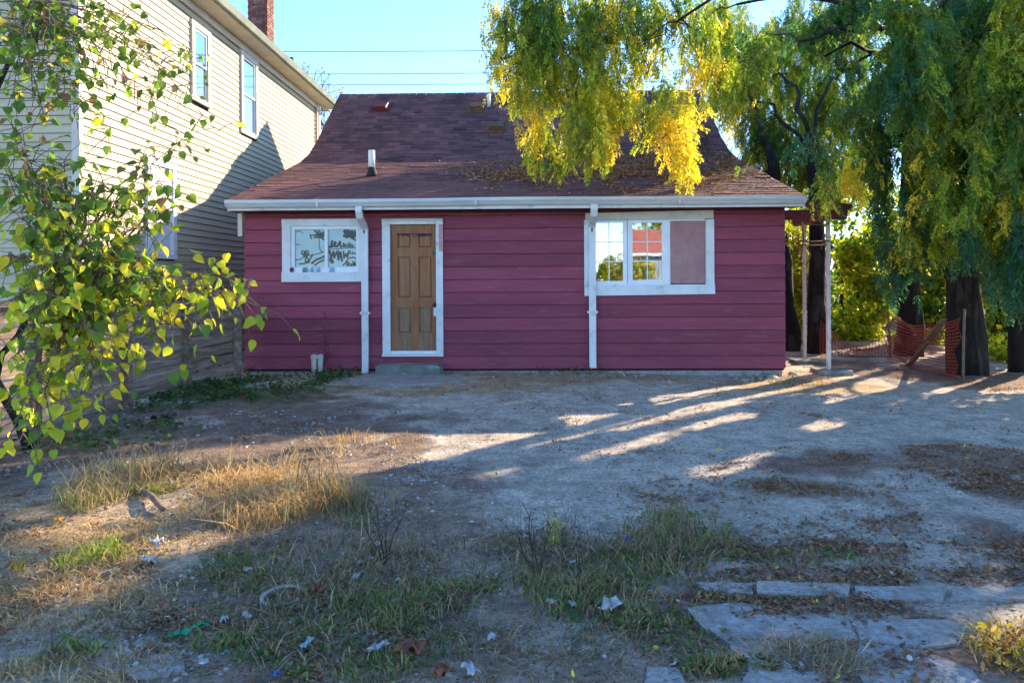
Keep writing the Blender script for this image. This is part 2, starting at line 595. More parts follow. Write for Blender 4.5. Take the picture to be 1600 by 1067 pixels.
zone(SOIL * 1.25, [(230, 690, 330, 60), (420, 730, 260, 45), (60, 720, 200, 60), (330, 640, 230, 30)], amt=0.92)
zone(TAN, [(120, 830, 260, 70), (60, 930, 180, 60), (420, 770, 150, 40), (700, 610, 160, 8), (1240, 600, 130, 12), (900, 590, 200, 7)], amt=0.85)
zone(SOIL * 1.9, [(560, 830, 190, 60), (450, 930, 250, 70), (700, 960, 300, 60), (700, 1040, 420, 60), (980, 880, 150, 40), (1020, 960, 120, 60)], amt=0.9)
zone(MULCH, [(1480, 720, 140, 22), (1570, 760, 80, 34), (1330, 720, 110, 16), (1260, 765, 90, 12), (1250, 860, 190, 22), (1420, 905, 230, 16), (1550, 850, 80, 40),
             (1500, 990, 90, 50), (1220, 935, 180, 10), (1440, 580, 140, 12), (1300, 565, 60, 8), (1560, 600, 70, 8)], amt=0.85)
zone(MOSS, [(380, 612, 130, 22), (640, 940, 120, 30), (880, 900, 110, 30), (1060, 840, 80, 30), (980, 960, 80, 30), (340, 900, 80, 20)], amt=0.5)
dd = np.hypot(XX, YY - 8)
gcol = np.where((dd > 17)[..., None], np.array((0.07, 0.085, 0.035)) * (0.6 + 0.8 * n1[..., None]), gcol)
nyy, nxx = XX.shape
idx = np.arange(nyy * nxx).reshape(nyy, nxx)
gq = np.stack([idx[:-1, :-1], idx[:-1, 1:], idx[1:, 1:], idx[1:, :-1]], -1).reshape(-1, 4)
gme = quadmesh('ground', np.stack([XX, YY, ZZ], -1).reshape(-1, 3), gq, gcol.reshape(-1, 3), True)
def groundmat():
    m = bpy.data.materials.new('dirt_and_gravel')
    m.use_nodes = True
    nt = m.node_tree
    nt.nodes.clear()
    L = nt.links.new
    out, bs = nd(nt, 'ShaderNodeOutputMaterial'), nd(nt, 'ShaderNodeBsdfPrincipled')
    bs.inputs['Roughness'].default_value = 0.95
    bs.inputs['Specular IOR Level'].default_value = 0.12
    L(bs.outputs[0], out.inputs[0])
    geo = nd(nt, 'ShaderNodeNewGeometry')
    at_ = nd(nt, 'ShaderNodeAttribute', attribute_name='Col')
    col = at_.outputs['Color']

    def noise(sc_, det, rgh):
        n = nd(nt, 'ShaderNodeTexNoise')
        n.inputs['Scale'].default_value = sc_
        n.inputs['Detail'].default_value = det
        n.inputs['Roughness'].default_value = rgh
        L(geo.outputs['Position'], n.inputs['Vector'])
        return n.outputs[0]

    def rng_(src, a0, a1, b0, b1):
        r = nd(nt, 'ShaderNodeMapRange')
        for k, v_ in zip(('From Min', 'From Max', 'To Min', 'To Max'), (a0, a1, b0, b1)):
            r.inputs[k].default_value = v_
        L(src, r.inputs[0])
        return r.outputs[0]

    def scaled(c, f):
        v_ = nd(nt, 'ShaderNodeVectorMath', operation='SCALE')
        L(c, v_.inputs[0])
        L(f, v_.inputs['Scale'])
        return v_.outputs[0]

    def mixc(c, fac, rgb):
        x = nd(nt, 'ShaderNodeMix', data_type='RGBA')
        L(fac, x.inputs[0])
        L(c, x.inputs[6])
        x.inputs[7].default_value = (*rgb, 1)
        return x.outputs[2]
    n_mid, n_fine = noise(5.0, 9, 0.7), noise(32, 8, 0.75)
    col = scaled(col, rng_(n_mid, 0.3, 0.7, 0.58, 1.42))
    col = scaled(col, rng_(n_fine, 0.3, 0.7, 0.5, 1.48))
    col = mixc(col, rng_(noise(11, 10, 0.8), 0.55, 0.66, 0, 0.6), (0.2, 0.15, 0.11))
    vo = nd(nt, 'ShaderNodeTexVoronoi')
    vo.inputs['Scale'].default_value = 48
    L(geo.outputs['Position'], vo.inputs['Vector'])
    sep = nd(nt, 'ShaderNodeSeparateColor')
    L(vo.outputs['Color'], sep.inputs[0])
    dot = rng_(vo.outputs['Distance'], 0.18, 0.34, 1, 0)

    def gate(lo_, hi_, src):
        mm = nd(nt, 'ShaderNodeMath', operation='MULTIPLY')
        L(dot, mm.inputs[0])
        L(rng_(src, lo_, hi_, 0, 1), mm.inputs[1])
        return mm.outputs[0]
    col = mixc(col, gate(0.68, 0.74, sep.outputs[0]), (0.09, 0.07, 0.055))
    col = mixc(col, gate(0.86, 0.92, sep.outputs[1]), (0.56, 0.5, 0.43))
    L(col, bs.inputs['Base Color'])
    add = nd(nt, 'ShaderNodeMath', operation='MULTIPLY_ADD')
    L(dot, add.inputs[0])
    add.inputs[1].default_value = 0.25
    L(n_fine, add.inputs[2])
    b_ = nd(nt, 'ShaderNodeBump')
    b_.inputs['Strength'].default_value = 1.0
    b_.inputs['Distance'].default_value = 0.03
    L(add.outputs[0], b_.inputs['Height'])
    L(b_.outputs[0], bs.inputs['Normal'])
    return m


M['ground'] = groundmat()
link('ground', gme, M['ground'])['kind'] = 'structure'

# ------------------------------------------------------------------ cottage
TH = R(1.5)
HO = Vector((0, 11.4, 0))
house = empty('cottage', HO, -TH)
tag(house, 'single storey red clapboard cottage with brown shingle roof and weathered wooden door', 'house')
A0, A1 = -4.315, 4.32           # left and right edge of the front wall
LW = (-3.70, -2.37, 1.46, 2.47)  # left window, outer trim: a0 a1 z0 z1
DR = (-2.08, -1.105, 0.27, 2.46)
RW = (1.155, 3.21, 1.225, 2.56)
DEPTH = 9.6
EAVE, BRK, RIDGE, BACK = (-0.42, 2.735), (3.7, 4.09), (6.1, 6.02), (10.2, 2.7)


def plan_cells(a0, a1, z0, z1, holes):
    xs = sorted({a0, a1, *[h[0] for h in holes], *[h[1] for h in holes]})
    zs = sorted({z0, z1, *[h[2] for h in holes], *[h[3] for h in holes]})
    for i in range(len(xs) - 1):
        for j in range(len(zs) - 1):
            cx, cz = (xs[i] + xs[i + 1]) / 2, (zs[j] + zs[j + 1]) / 2
            if not any(h[0] < cx < h[1] and h[2] < cz < h[3] for h in holes):
                yield xs[i], xs[i + 1], zs[j], zs[j + 1]


def shrink(r, d):
    return (r[0] + d, r[1] - d, r[2] + d, r[3] - d)


wb = MB()
for c in plan_cells(A0 + 0.01, A1 - 0.01, 0.02, 2.72, [shrink(LW, 0.07), shrink(DR, 0.07), shrink(RW, 0.07)]):
    wb.box(c[0], c[1], 0.0, 0.12, c[2], c[3])
wall = wb.build('wall', M['redback'], house)
sw = MB()
prof = [(0.125, 0.02), (DEPTH, 0.02), (DEPTH, BACK[1] + 0.3), (RIDGE[0], RIDGE[1] - 0.14), (BRK[0], BRK[1] - 0.14), (0.125, 2.74)]
for a, sgn in ((A0 + 0.01, 1), (A1 - 0.01, -1)):
    n = len(sw.v)
    sw.v += [(a, b, z) for b, z in prof] + [(a + sgn * 0.1, b, z) for b, z in prof]
    k = len(prof)
    sw.f += [tuple(n + i for i in range(k)), tuple(n + k + i for i in range(k - 1, -1, -1))]
    sw.f += [(n + i, n + k + i, n + k + (i + 1) % k, n + (i + 1) % k) for i in range(k)]
    sw.sm += [False] * (k + 2)
sw.box(A0 + 0.115, A1 - 0.115, DEPTH - 0.1, DEPTH, 0.02, 2.9)
sw.build('side_wall', M['redback'], house)
MB().box(A0 + 0.12, A1 - 0.12, 2.4, 2.5, 0.0, 2.6).build('room_wall', M['room'], house)
MB().box(A0 + 0.12, A1 - 0.12, 0.121, 2.4, 2.6, 2.62).build('room_ceiling', M['room'], house)

ROW = 0.2045
Z0 = 0.053
rows = [(Z0 + i * ROW, Z0 + (i + 1) * ROW) for i in range(13)]


def board(x0, x1, z0, z1, full):
    """lapped clapboard on the plane y = 0, thick lower edge"""
    yb, yt = -0.026 - random.uniform(0, 0.004), (-0.009 if full else -0.014)
    w = random.uniform(-0.0025, 0.0025)
    m = MB()
    m.quadbox([(x0, yb, z0 + 0.004 + w), (x1, yb, z0 + 0.004 - w), (x1, -0.001, z0 + 0.004 - w), (x0, -0.001, z0 + 0.004 + w),
               (x0, yt, z1 - 0.004), (x1, yt, z1 - 0.004), (x1, -0.001, z1 - 0.004), (x0, -0.001, z1 - 0.004)])
    return m


holes = [shrink(LW, 0.05), shrink(DR, 0.05), shrink(RW, 0.05)]
for z0, z1 in rows:
    cuts = [A0 - 0.012]
    hs = [h for h in holes if h[2] < z1 - 0.01 and h[3] > z0 + 0.01]
    x = A0 - 0.012
    for h in sorted(hs):
        board(x, h[0], z0, z1, True).build('siding_board', M['red'], wall)
        if h[2] > z0 + 0.02:
            board(h[0] + 0.001, h[1] - 0.001, z0, h[2], False).build('siding_board', M['red'], wall)
        if h[3] < z1 - 0.02:
            board(h[0] + 0.001, h[1] - 0.001, h[3], z1, False).build('siding_board', M['red'], wall)
        x = h[1]
    if not hs:      # a full row has a butt joint somewhere
        j = random.uniform(-1.0, 0.9)
        board(x, j - 0.0015, z0, z1, True).build('siding_board', M['red'], wall)
        x = j + 0.0015
    board(x, A1 + 0.012, z0, z1, True).build('siding_board', M['red'], wall)
for sgn, a in ((-1, A0 + 0.01), (1, A1 - 0.01)):
    for z0, z1 in rows:
        m = board(0.0, DEPTH - 0.02, z0, z1, True)
        m.v = [(a + sgn * (-p[1]), p[0] - 0.0 + 0.004, p[2]) for p in m.v]
        m.build('side_board', M['red'], house)
# foundation
MB().box(A0 + 0.04, A1 - 0.03, 0.012, 0.3, -0.35, 0.052).build('foundation', M['concrete'], house)
# roof
RA0, RA1 = -4.40, 4.47
pts = [EAVE, (3.1, 3.893), (3.7, 4.165), (4.3, 4.572), RIDGE, BACK]      # the slope flares out gently towards the eave
rb = MB()
for (b0, z0), (b1, z1) in zip(pts[:-1], pts[1:]):
    rb.quadbox([(RA0, b0, z0 - 0.1), (RA1, b0, z0 - 0.1), (RA1, b1, z1 - 0.1), (RA0, b1, z1 - 0.1),
                (RA0, b0, z0), (RA1, b0, z0), (RA1, b1, z1), (RA0, b1, z1)])
roof = rb.build('roof', M['deck'], house)


def shingle_mesh(w):
    m = MB()
    m.quadbox([(0, -0.012, 0.002), (w, -0.012, 0.002), (w, 0.2, 0.002), (0, 0.2, 0.002), (0, -0.012, 0.0135), (w, -0.012, 0.0135), (w, 0.2, 0.003), (0, 0.2, 0.003)])
    return m


EXPO = 0.15
kinds = [0.30, 0.24, 0.33, 0.19]
smesh = []
for w in kinds:
    me = shingle_mesh(w - 0.007).mesh('shingle')
    me.materials.append(M['shingle'])
    smesh.append(me)
rest = MB()
count = 0
for (b0, z0), (b1, z1) in zip(pts[:4], pts[1:5]):
    ln = math.hypot(b1 - b0, z1 - z0)
    sl = math.atan2(z1 - z0, b1 - b0)
    cs, sn = math.cos(sl), math.sin(sl)
    for c in range(math.ceil(ln / EXPO - 0.3)):
        d = c * EXPO
        x = RA0 - 0.03 - random.uniform(0, 0.15)
        sag = random.uniform(-0.004, 0.004)
        while x < RA1 - 0.02:
            k = random.randrange(4)
            w = min(kinds[k], RA1 + 0.03 - x)
            lift = random.uniform(0, 0.006) + (0.014 if random.random() < 0.045 else 0)
            dd_ = d + sag + random.uniform(-0.007, 0.007)
            tilt = random.uniform(-0.015, 0.015) + lift * 1.0
            if count < 300 and w == kinds[k] and x >= RA0 - 0.03:
                link('shingle', smesh[k], None, roof, (x, b0 + dd_ * cs - sn * lift * .5, z0 + dd_ * sn + lift * .5 + 0.001), (sl - abs(tilt) * .6, 0, random.uniform(-0.006, 0.006)))
                count += 1
            else:
                xs0, xs1 = max(x, RA0 - 0.03), x + w - 0.007
                th = 0.0115 + lift
                p = []
                for zz in (0, 1):
                    for (xx, dq) in ((xs0, -0.012), (xs1, -0.012), (xs1, 0.2), (xs0, 0.2)):
                        h = (0.002 if not zz else (th if dq < 0 else 0.003))
                        q = dd_ + dq
                        p.append((xx, b0 + q * cs - sn * h, z0 + q * sn + cs * h))
                if xs1 > xs0 + 0.02:
                    rest.quadbox(p)
            x += w
o = rest.build('shingle_courses', M['shingle'], roof)
o['kind'] = 'stuff'
rc = MB()
x = RA0 - 0.02
while x < RA1:      # ridge caps
    w = min(0.24, RA1 - x)
    for sg in (-1, 1):
        rc.quadbox([(x, RIDGE[0], RIDGE[1] + 0.012), (x + w - .01, RIDGE[0], RIDGE[1] + 0.012), (x + w - .01, RIDGE[0] + sg * 0.12, RIDGE[1] - 0.085), (x, RIDGE[0] + sg * 0.12, RIDGE[1] - 0.085),
                    (x, RIDGE[0], RIDGE[1] + 0.028), (x + w - .01, RIDGE[0], RIDGE[1] + 0.03), (x + w - .01, RIDGE[0] + sg * 0.12, RIDGE[1] - 0.066), (x, RIDGE[0] + sg * 0.12, RIDGE[1] - 0.068)])
    x += w
rc.build('ridge_cap', M['shingle'], roof)
# rake boards
for a, nm in ((RA0 - 0.014, 'rake_board'), (RA1 + 0.014, 'rake_board')):
    m = MB()
    for (b0, z0), (b1, z1) in zip(pts[:-1], pts[1:]):
        m.quadbox([(a - 0.012, b0, z0 - 0.17), (a + 0.012, b0, z0 - 0.17), (a + 0.012, b1, z1 - 0.17), (a - 0.012, b1, z1 - 0.17),
                   (a - 0.012, b0, z0 - 0.004), (a + 0.012, b0, z0 - 0.004), (a + 0.012, b1, z1 - 0.004), (a - 0.012, b1, z1 - 0.004)])
    m.build(nm, M['cream'], house)
# soffit, fascia, gutter
MB().box(RA0, RA1, -0.40, -0.03, 2.585, 2.6).build('soffit', M['darkred'], house)
MB().box(RA0, RA1, -0.424, -0.4, 2.575, 2.70).build('fascia', M['white'], house)
g = MB()
gp = [(-0.43, 2.715), (-0.43, 2.625), (-0.50, 2.625), (-0.525, 2.665), (-0.545, 2.69), (-0.545, 2.735), (-0.53, 2.735), (-0.53, 2.695), (-0.507, 2.668), (-0.492, 2.640), (-0.436, 2.640), (-0.436, 2.715)]
cuts = np.linspace(RA0 - 0.02, RA1 + 0.0, 19)
gv = []
for i, x in enumerate(cuts):
    dz = 0.012 * math.sin(x * 0.9 + 1) * 0.5 + random.uniform(-0.004, 0.004)
    dy = random.uniform(-0.004, 0.004)
    gv.append([(x, p[0] + dy * (p[0] < -0.45), p[1] + dz) for p in gp])
k = len(gp)
for i in range(len(cuts)):
    g.v += gv[i]
for i in range(len(cuts) - 1):
    for j in range(k):
        j2 = (j + 1) % k
        g.f.append((i * k + j, i * k + j2, (i + 1) * k + j2, (i + 1) * k + j))
        g.sm.append(False)
n = len(cuts) - 1
g.f += [tuple(range(k)), tuple(n * k + j for j in range(k - 1, -1, -1))]
g.sm += [False, False]
gut = g.build('gutter', M['gutter'], house)
for e in (RA0 - 0.023, RA1 + 0.003):
    MB().box(e - 0.002, e + 0.002, -0.54, -0.432, 2.63, 2.722).build('end_cap', M['gutter'], gut)
for x in (-3.0, -0.55, 2.55):   # joints in the gutter
    MB().box(x, x + 0.03, -0.549, -0.4325, 2.615, 2.735).build('gutter_seam', M['gutter'], gut)
# the cream corner post and return at the left corner
MB().box(A0 - 0.1, A0 - 0.03, -0.06, -0.01, 2.2, 2.57).build('corner_return', M['cream'], house)
# frieze strip under the soffit
MB().box(A0 - 0.01, A1 + 0.01, -0.032, -0.0265, 2.552, 2.58).build('frieze_board', M['darkred'], house)


def downspout(a0, a1, zb, yb=-0.035):
    ds = empty('downspout')
    ds.parent = house
    m = MB()
    ac, w = (a0 + a1) / 2, (a1 - a0)
    path = [(ac, -0.47, 2.63), (ac, -0.47, 2.55), (ac, -0.42, 2.47), (ac, -0.16, 2.36), (ac, -0.085, 2.30), (ac, -0.085, zb + 0.1), (ac, -0.11, zb)]
    ring = []
    for i, p in enumerate(path):
        q = Vector(path[min(i + 1, len(path) - 1)]) - Vector(path[max(i - 1, 0)])
        q.normalize()
        nrm = Vector((1, 0, 0)).cross(q).normalized()
        hw = w / 2 + (0.004 if i in (4,) else 0)
        dp = 0.034
        for sx, sn_ in ((-1, -1), (-0.8, -1.0), (0.8, -1.0), (1, -1), (1, 1), (-1, 1)):
            ring.append(tuple(Vector(p) + Vector((sx * hw, 0, 0)) + nrm * sn_ * dp))
    m.v = ring
    for i in range(len(path) - 1):
        for j in range(6):
            j2 = (j + 1) % 6
            m.f.append((i * 6 + j, i * 6 + j2, (i + 1) * 6 + j2, (i + 1) * 6 + j))
            m.sm.append(False)
    m.build('pipe', M['white'], ds)
    MB().box(a0 - 0.03, a1 + 0.03, -0.1215, -0.03, 0.945, 0.975).build('bracket', M['cream'], ds)
    b = MB()
    for s_ in (-1, 1):
        b.box(ac + s_ * (w / 2 + 0.012) - 0.012, ac + s_ * (w / 2 + 0.012) + 0.012, -0.135, -0.1, 0.942, 0.978)
    b.build('bolt', M['vinyl'], ds)
    MB().tube([(ac - 0.005, -0.128, 2.29), (ac - 0.005, -0.128, 2.225)], [0.014, 0.008], 6).build('hanger_screw', M['rust'], ds)


downspout(-2.40, -2.30, 0.0)
downspout(1.225, 1.33, 0.075)


def frame_rect(a0, a1, z0, z1, w, y0, y1, name, mat, parent):
    """four boards of a frame; w = (left, right, bottom, top)"""
    l, r, b, t = w
    out = []
    for x in ((a0, a0 + l, z0 + b, z1 - t), (a1 - r, a1, z0 + b, z1 - t), (a0, a1, z0, z0 + b), (a0, a1, z1 - t, z1)):
        if x[1] - x[0] > 1e-4 and x[3] - x[2] > 1e-4:
            out.append(MB().box(x[0], x[1], y0, y1, x[2], x[3]).build(name, mat, parent))
    return out


# left window ------------------------------------------------
w1 = empty('window')
w1.parent = house
MB().box(LW[0], LW[0] + 0.135, -0.052, 0.02, LW[2] + 0.155, LW[3] - 0.11).build('casing', M['white'], w1)
MB().box(LW[1] - 0.09, LW[1], -0.052, 0.02, LW[2] + 0.155, LW[3] - 0.11).build('casing', M['white'], w1)
MB().box(LW[0] - 0.004, LW[1] + 0.004, -0.055, 0.02, LW[3] - 0.11, LW[3]).build('casing', M['white'], w1)
MB().box(LW[0] - 0.006, LW[1] + 0.006, -0.07, 0.02, LW[2], LW[2] + 0.155).build('sill', M['white'], w1)
ox0, ox1, oz0, oz1 = LW[0] + 0.135, LW[1] - 0.09, LW[2] + 0.155, LW[3] - 0.11
frame_rect(ox0, ox1, oz0, oz1, (0.06, 0.045, 0.08, 0.055), -0.022, 0.04, 'sash', M['vinyl'], w1)
mx = (ox0 + ox1) / 2 + 0.02
MB().box(mx - 0.025, mx + 0.025, -0.026, 0.04, oz0 + 0.08, oz1 - 0.055).build('meeting_rail', M['vinyl'], w1)
panes = ((ox0 + 0.06, mx - 0.025), (mx + 0.025, ox1 - 0.045))
for p0, p1 in panes:
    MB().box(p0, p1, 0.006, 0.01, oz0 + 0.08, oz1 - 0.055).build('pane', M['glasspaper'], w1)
    MB().box(p0 - 0.01, p1 + 0.01, 0.018, 0.021, oz0 + 0.07, oz1 - 0.05).build('paper_sheet', M['film'], w1)  # pale sheet painting the bright sky reflected in this pane


def stroke(m, pts2, w, y):
    for (x0, z0), (x1, z1) in zip(pts2[:-1], pts2[1:]):
        d = Vector((x1 - x0, 0, z1 - z0))
        if d.length < 1e-5:
            continue
        nn = Vector((-d.z, 0, d.x)).normalized() * w / 2
        ee = d.normalized() * w * 0.25
        a, b = Vector((x0, y, z0)) - ee, Vector((x1, y, z1)) + ee
        n0 = len(m.v)
        m.v += [tuple(a - nn), tuple(b - nn), tuple(b + nn), tuple(a + nn)]
        m.f.append((n0, n0 + 1, n0 + 2, n0 + 3))
        m.sm.append(False)


ps = MB()
rs = random.Random(21)


def pl(p, x, z):        # 0..1 inside a pane -> window plane
    p0, p1 = panes[p]
    return (p0 + x * (p1 - p0), oz0 + 0.08 + z * (oz1 - 0.055 - oz0 - 0.08))


def squig(p, ptsl, w=0.008, jit=0.012):
    q = [pl(p, x + rs.uniform(-jit, jit), z + rs.uniform(-jit, jit)) for x, z in ptsl]
    stroke(ps, q, w * 2.3, 0.0165 - rs.uniform(0, 0.0008))


def loops(p, x0, z0, n, dx, h, w=0.008):
    pts_ = []
    for i in range(n * 6 + 1):
        t = i / 6.0
        pts_.append((x0 + dx * t + 0.35 * dx * math.sin(2 * math.pi * t), z0 + h * 0.5 * (1 - math.cos(2 * math.pi * t)) * (0.7 + 0.3 * math.sin(t * 2.1))))
    squig(p, pts_, w, 0.006)


# reflected branches of the left pane, painted as dark strokes
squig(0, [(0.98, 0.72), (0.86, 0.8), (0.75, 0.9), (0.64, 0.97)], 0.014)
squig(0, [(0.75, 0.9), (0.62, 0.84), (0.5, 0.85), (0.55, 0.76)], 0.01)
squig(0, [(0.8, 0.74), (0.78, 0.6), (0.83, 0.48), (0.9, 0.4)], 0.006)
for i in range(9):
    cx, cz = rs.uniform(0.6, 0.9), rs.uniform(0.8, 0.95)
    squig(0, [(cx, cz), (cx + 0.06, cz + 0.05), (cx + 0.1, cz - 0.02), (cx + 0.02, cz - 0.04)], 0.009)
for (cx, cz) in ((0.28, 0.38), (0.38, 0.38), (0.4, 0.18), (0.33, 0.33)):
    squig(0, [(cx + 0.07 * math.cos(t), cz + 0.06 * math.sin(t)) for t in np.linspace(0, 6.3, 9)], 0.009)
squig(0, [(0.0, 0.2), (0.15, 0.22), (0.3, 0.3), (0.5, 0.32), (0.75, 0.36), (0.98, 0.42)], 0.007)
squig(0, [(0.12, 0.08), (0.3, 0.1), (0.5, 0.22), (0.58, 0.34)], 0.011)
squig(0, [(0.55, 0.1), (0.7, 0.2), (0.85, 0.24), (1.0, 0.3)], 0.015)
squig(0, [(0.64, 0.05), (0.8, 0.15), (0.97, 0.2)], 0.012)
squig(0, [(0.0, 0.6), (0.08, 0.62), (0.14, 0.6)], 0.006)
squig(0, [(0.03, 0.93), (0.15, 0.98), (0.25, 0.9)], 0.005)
# reflection marks of the right pane, painted as dark scribbles
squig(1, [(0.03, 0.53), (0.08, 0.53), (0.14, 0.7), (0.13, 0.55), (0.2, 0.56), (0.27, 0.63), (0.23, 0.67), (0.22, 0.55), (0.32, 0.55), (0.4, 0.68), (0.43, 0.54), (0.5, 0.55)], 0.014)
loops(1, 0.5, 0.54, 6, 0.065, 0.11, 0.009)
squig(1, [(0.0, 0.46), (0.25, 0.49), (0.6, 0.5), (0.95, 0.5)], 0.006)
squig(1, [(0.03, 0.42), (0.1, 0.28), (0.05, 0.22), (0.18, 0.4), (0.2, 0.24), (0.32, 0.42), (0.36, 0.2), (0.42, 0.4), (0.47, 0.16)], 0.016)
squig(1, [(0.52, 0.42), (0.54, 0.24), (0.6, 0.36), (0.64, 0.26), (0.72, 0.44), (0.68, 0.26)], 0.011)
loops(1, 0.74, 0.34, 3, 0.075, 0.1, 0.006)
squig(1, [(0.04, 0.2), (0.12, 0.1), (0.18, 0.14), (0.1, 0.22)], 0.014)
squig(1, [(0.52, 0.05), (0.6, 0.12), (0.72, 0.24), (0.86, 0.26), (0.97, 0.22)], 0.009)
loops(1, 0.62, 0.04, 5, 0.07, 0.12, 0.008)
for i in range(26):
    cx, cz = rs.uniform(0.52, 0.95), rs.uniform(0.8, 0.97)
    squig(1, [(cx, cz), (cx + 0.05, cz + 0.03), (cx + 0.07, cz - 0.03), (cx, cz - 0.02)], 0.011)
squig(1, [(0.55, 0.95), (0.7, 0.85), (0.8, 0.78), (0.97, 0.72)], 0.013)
ps.build('ink_drawing', M['ink'], w1)  # dark strokes painting the branches reflected in the glass

# right window ------------------------------------------------
w2 = empty('window')
w2.parent = house
MB().box(RW[0], RW[0] + 0.165, -0.05, 0.02, RW[2] + 0.165, RW[3] - 0.14).build('casing', M['white'], w2)
MB().box(RW[1] - 0.13, RW[1], -0.05, 0.02, RW[2] + 0.165, RW[3] - 0.14).build('casing', M['white'], w2)
hd = MB()
hd.quadbox([(RW[0] + 0.02, -0.058, RW[3] - 0.14), (RW[1] - 0.01, -0.058, RW[3] - 0.13), (RW[1] - 0.01, 0.02, RW[3] - 0.13), (RW[0] + 0.02, 0.02, RW[3] - 0.14),
            (RW[0] + 0.02, -0.058, RW[3] - 0.03), (RW[1] - 0.01, -0.058, RW[3] + 0.005), (RW[1] - 0.01, 0.02, RW[3] + 0.005), (RW[0] + 0.02, 0.02, RW[3] - 0.03)])
hd.build('casing', M['cream'], w2)
sl_ = MB()
sl_.quadbox([(RW[0], -0.065, RW[2] - 0.01), (RW[1] + 0.006, -0.065, RW[2] + 0.012), (RW[1] + 0.006, 0.02, RW[2] + 0.012), (RW[0], 0.02, RW[2] - 0.01),
             (RW[0], -0.065, RW[2] + 0.165), (RW[1] + 0.006, -0.065, RW[2] + 0.165), (RW[1] + 0.006, 0.02, RW[2] + 0.165), (RW[0], 0.02, RW[2] + 0.165)])
sl_.build('sill', M['white'], w2)
rz0, rz1 = RW[2] + 0.165, RW[3] - 0.14
b0, b1, b2, b3 = 1.32, 1.845, 2.505, 3.08
for (x0, x1, yy, lw) in ((b0, b1 - 0.003, -0.012, (0.012, 0.065, 0.06, 0.04)), (b1 + 0.003, b2, -0.03, (0.075, 0.105, 0.075, 0.045))):
    frame_rect(x0, x1, rz0, rz1, lw, yy, 0.05, 'sash', M['vinyl'], w2)
    q0, q1, q2, q3 = x0 + lw[0], x1 - lw[1], rz0 + lw[2], rz1 - lw[3]
    MB().box(q0, q1, 0.012, 0.016, q2, q3).build('pane', M['glass'], w2)
    MB().box((q0 + q1) / 2 - 0.008, (q0 + q1) / 2 + 0.008, 0.004, 0.011, q2, q3).build('muntin', M['vinyl'], w2)
    for t in (0.333, 0.667):
        zc = q2 + (q3 - q2) * t
        for h0, h1 in ((q0, (q0 + q1) / 2 - 0.0085), ((q0 + q1) / 2 + 0.0085, q1)):
            MB().box(h0, h1, 0.004, 0.011, zc - 0.008, zc + 0.008).build('muntin', M['vinyl'], w2)
MB().box(b2 + 0.02, b3, 0.0, 0.015, rz0 + 0.015, rz1 - 0.02).build('plywood_panel', M['board'], w2)
MB().box(b2 + 0.003, b3 - 0.002, -0.012, 0.03, rz1 - 0.018, rz1 + 0.012).build('drip_strip', M['vinyl'], w2)
MB().box(b2 + 0.003, b2 + 0.018, -0.014, 0.03, rz0 + 0.003, rz1 - 0.02).build('edge_strip', M['vinyl'], w2)
nb = MB()
for (nx, nz) in ((2.79, 2.06), (2.8, 1.75), (2.79, 1.47), (2.58, 1.8), (3.06, 1.76)):
    nb.tube([(nx, -0.004, nz), (nx, 0.001, nz)], 0.008, 8)
nb.build('nail', M['ink'], w2)
cu = MB()
grid = []
for z in (rz0 + 0.05, rz0 + 0.33, rz0 + 0.66):
    grid.append([(b0 + 0.3 + t * 0.9, 0.17 + 0.02 * math.sin(t * 62) + 0.008 * math.sin(t * 23), z) for t in np.linspace(0, 1, 80)])
cu.sheet(grid)
cu.build('curtain', M['curtain'], w2)

# door ------------------------------------------------
d = empty('door')
d.parent = house
MB().box(-2.08, -1.955, -0.055, 0.03, 0.295, 2.375).build('door_frame', M['white'], d)
MB().box(-1.215, -1.105, -0.055, 0.03, 0.295, 2.375).build('door_frame', M['white'], d)
MB().box(-2.083, -1.102, -0.058, 0.03, 2.375, 2.43).build('door_frame', M['white'], d)
MB().box(-2.085, -1.10, -0.08, 0.03, 2.43, 2.462).build('drip_cap', M['cream'], d)
MB().box(-2.085, -1.10, -0.10, 0.05, 0.262, 0.293).build('threshold', M['white'], d)
MB().box(-1.955, -1.215, -0.03, 0.05, 0.294, 0.345).build('bottom_rail', M['vinyl'], d)
DX0, DX1, DZ0, DZ1 = -1.95, -1.22, 0.35, 2.368
cols = [(-1.842, -1.628), (-1.505, -1.289)]
lv = [(0.625, 1.045), (1.19, 1.86), (1.995, 2.225)]
ph = [(c[0], c[1], z[0], z[1]) for c in cols for z in lv]
yd = 0.005
stiles = [(DX0, -1.842, DZ0, DZ1), (-1.289, DX1, DZ0, DZ1), (-1.628, -1.505, DZ0, DZ1)]
for s_ in stiles:
    MB().box(s_[0] + 0.0007, s_[1] - 0.0007, yd, yd + 0.04, s_[2], s_[3]).build('stile', M['wood'], d)
for (r0, r1, mt) in ((DZ0, 0.625, 'woodgrey'), (1.045, 1.19, 'wood'), (1.86, 1.995, 'wood'), (2.225, DZ1, 'wood')):
    for c in cols:
        MB().box(c[0], c[1], yd + 0.001, yd + 0.04, r0, r1).build('rail', M[mt], d)
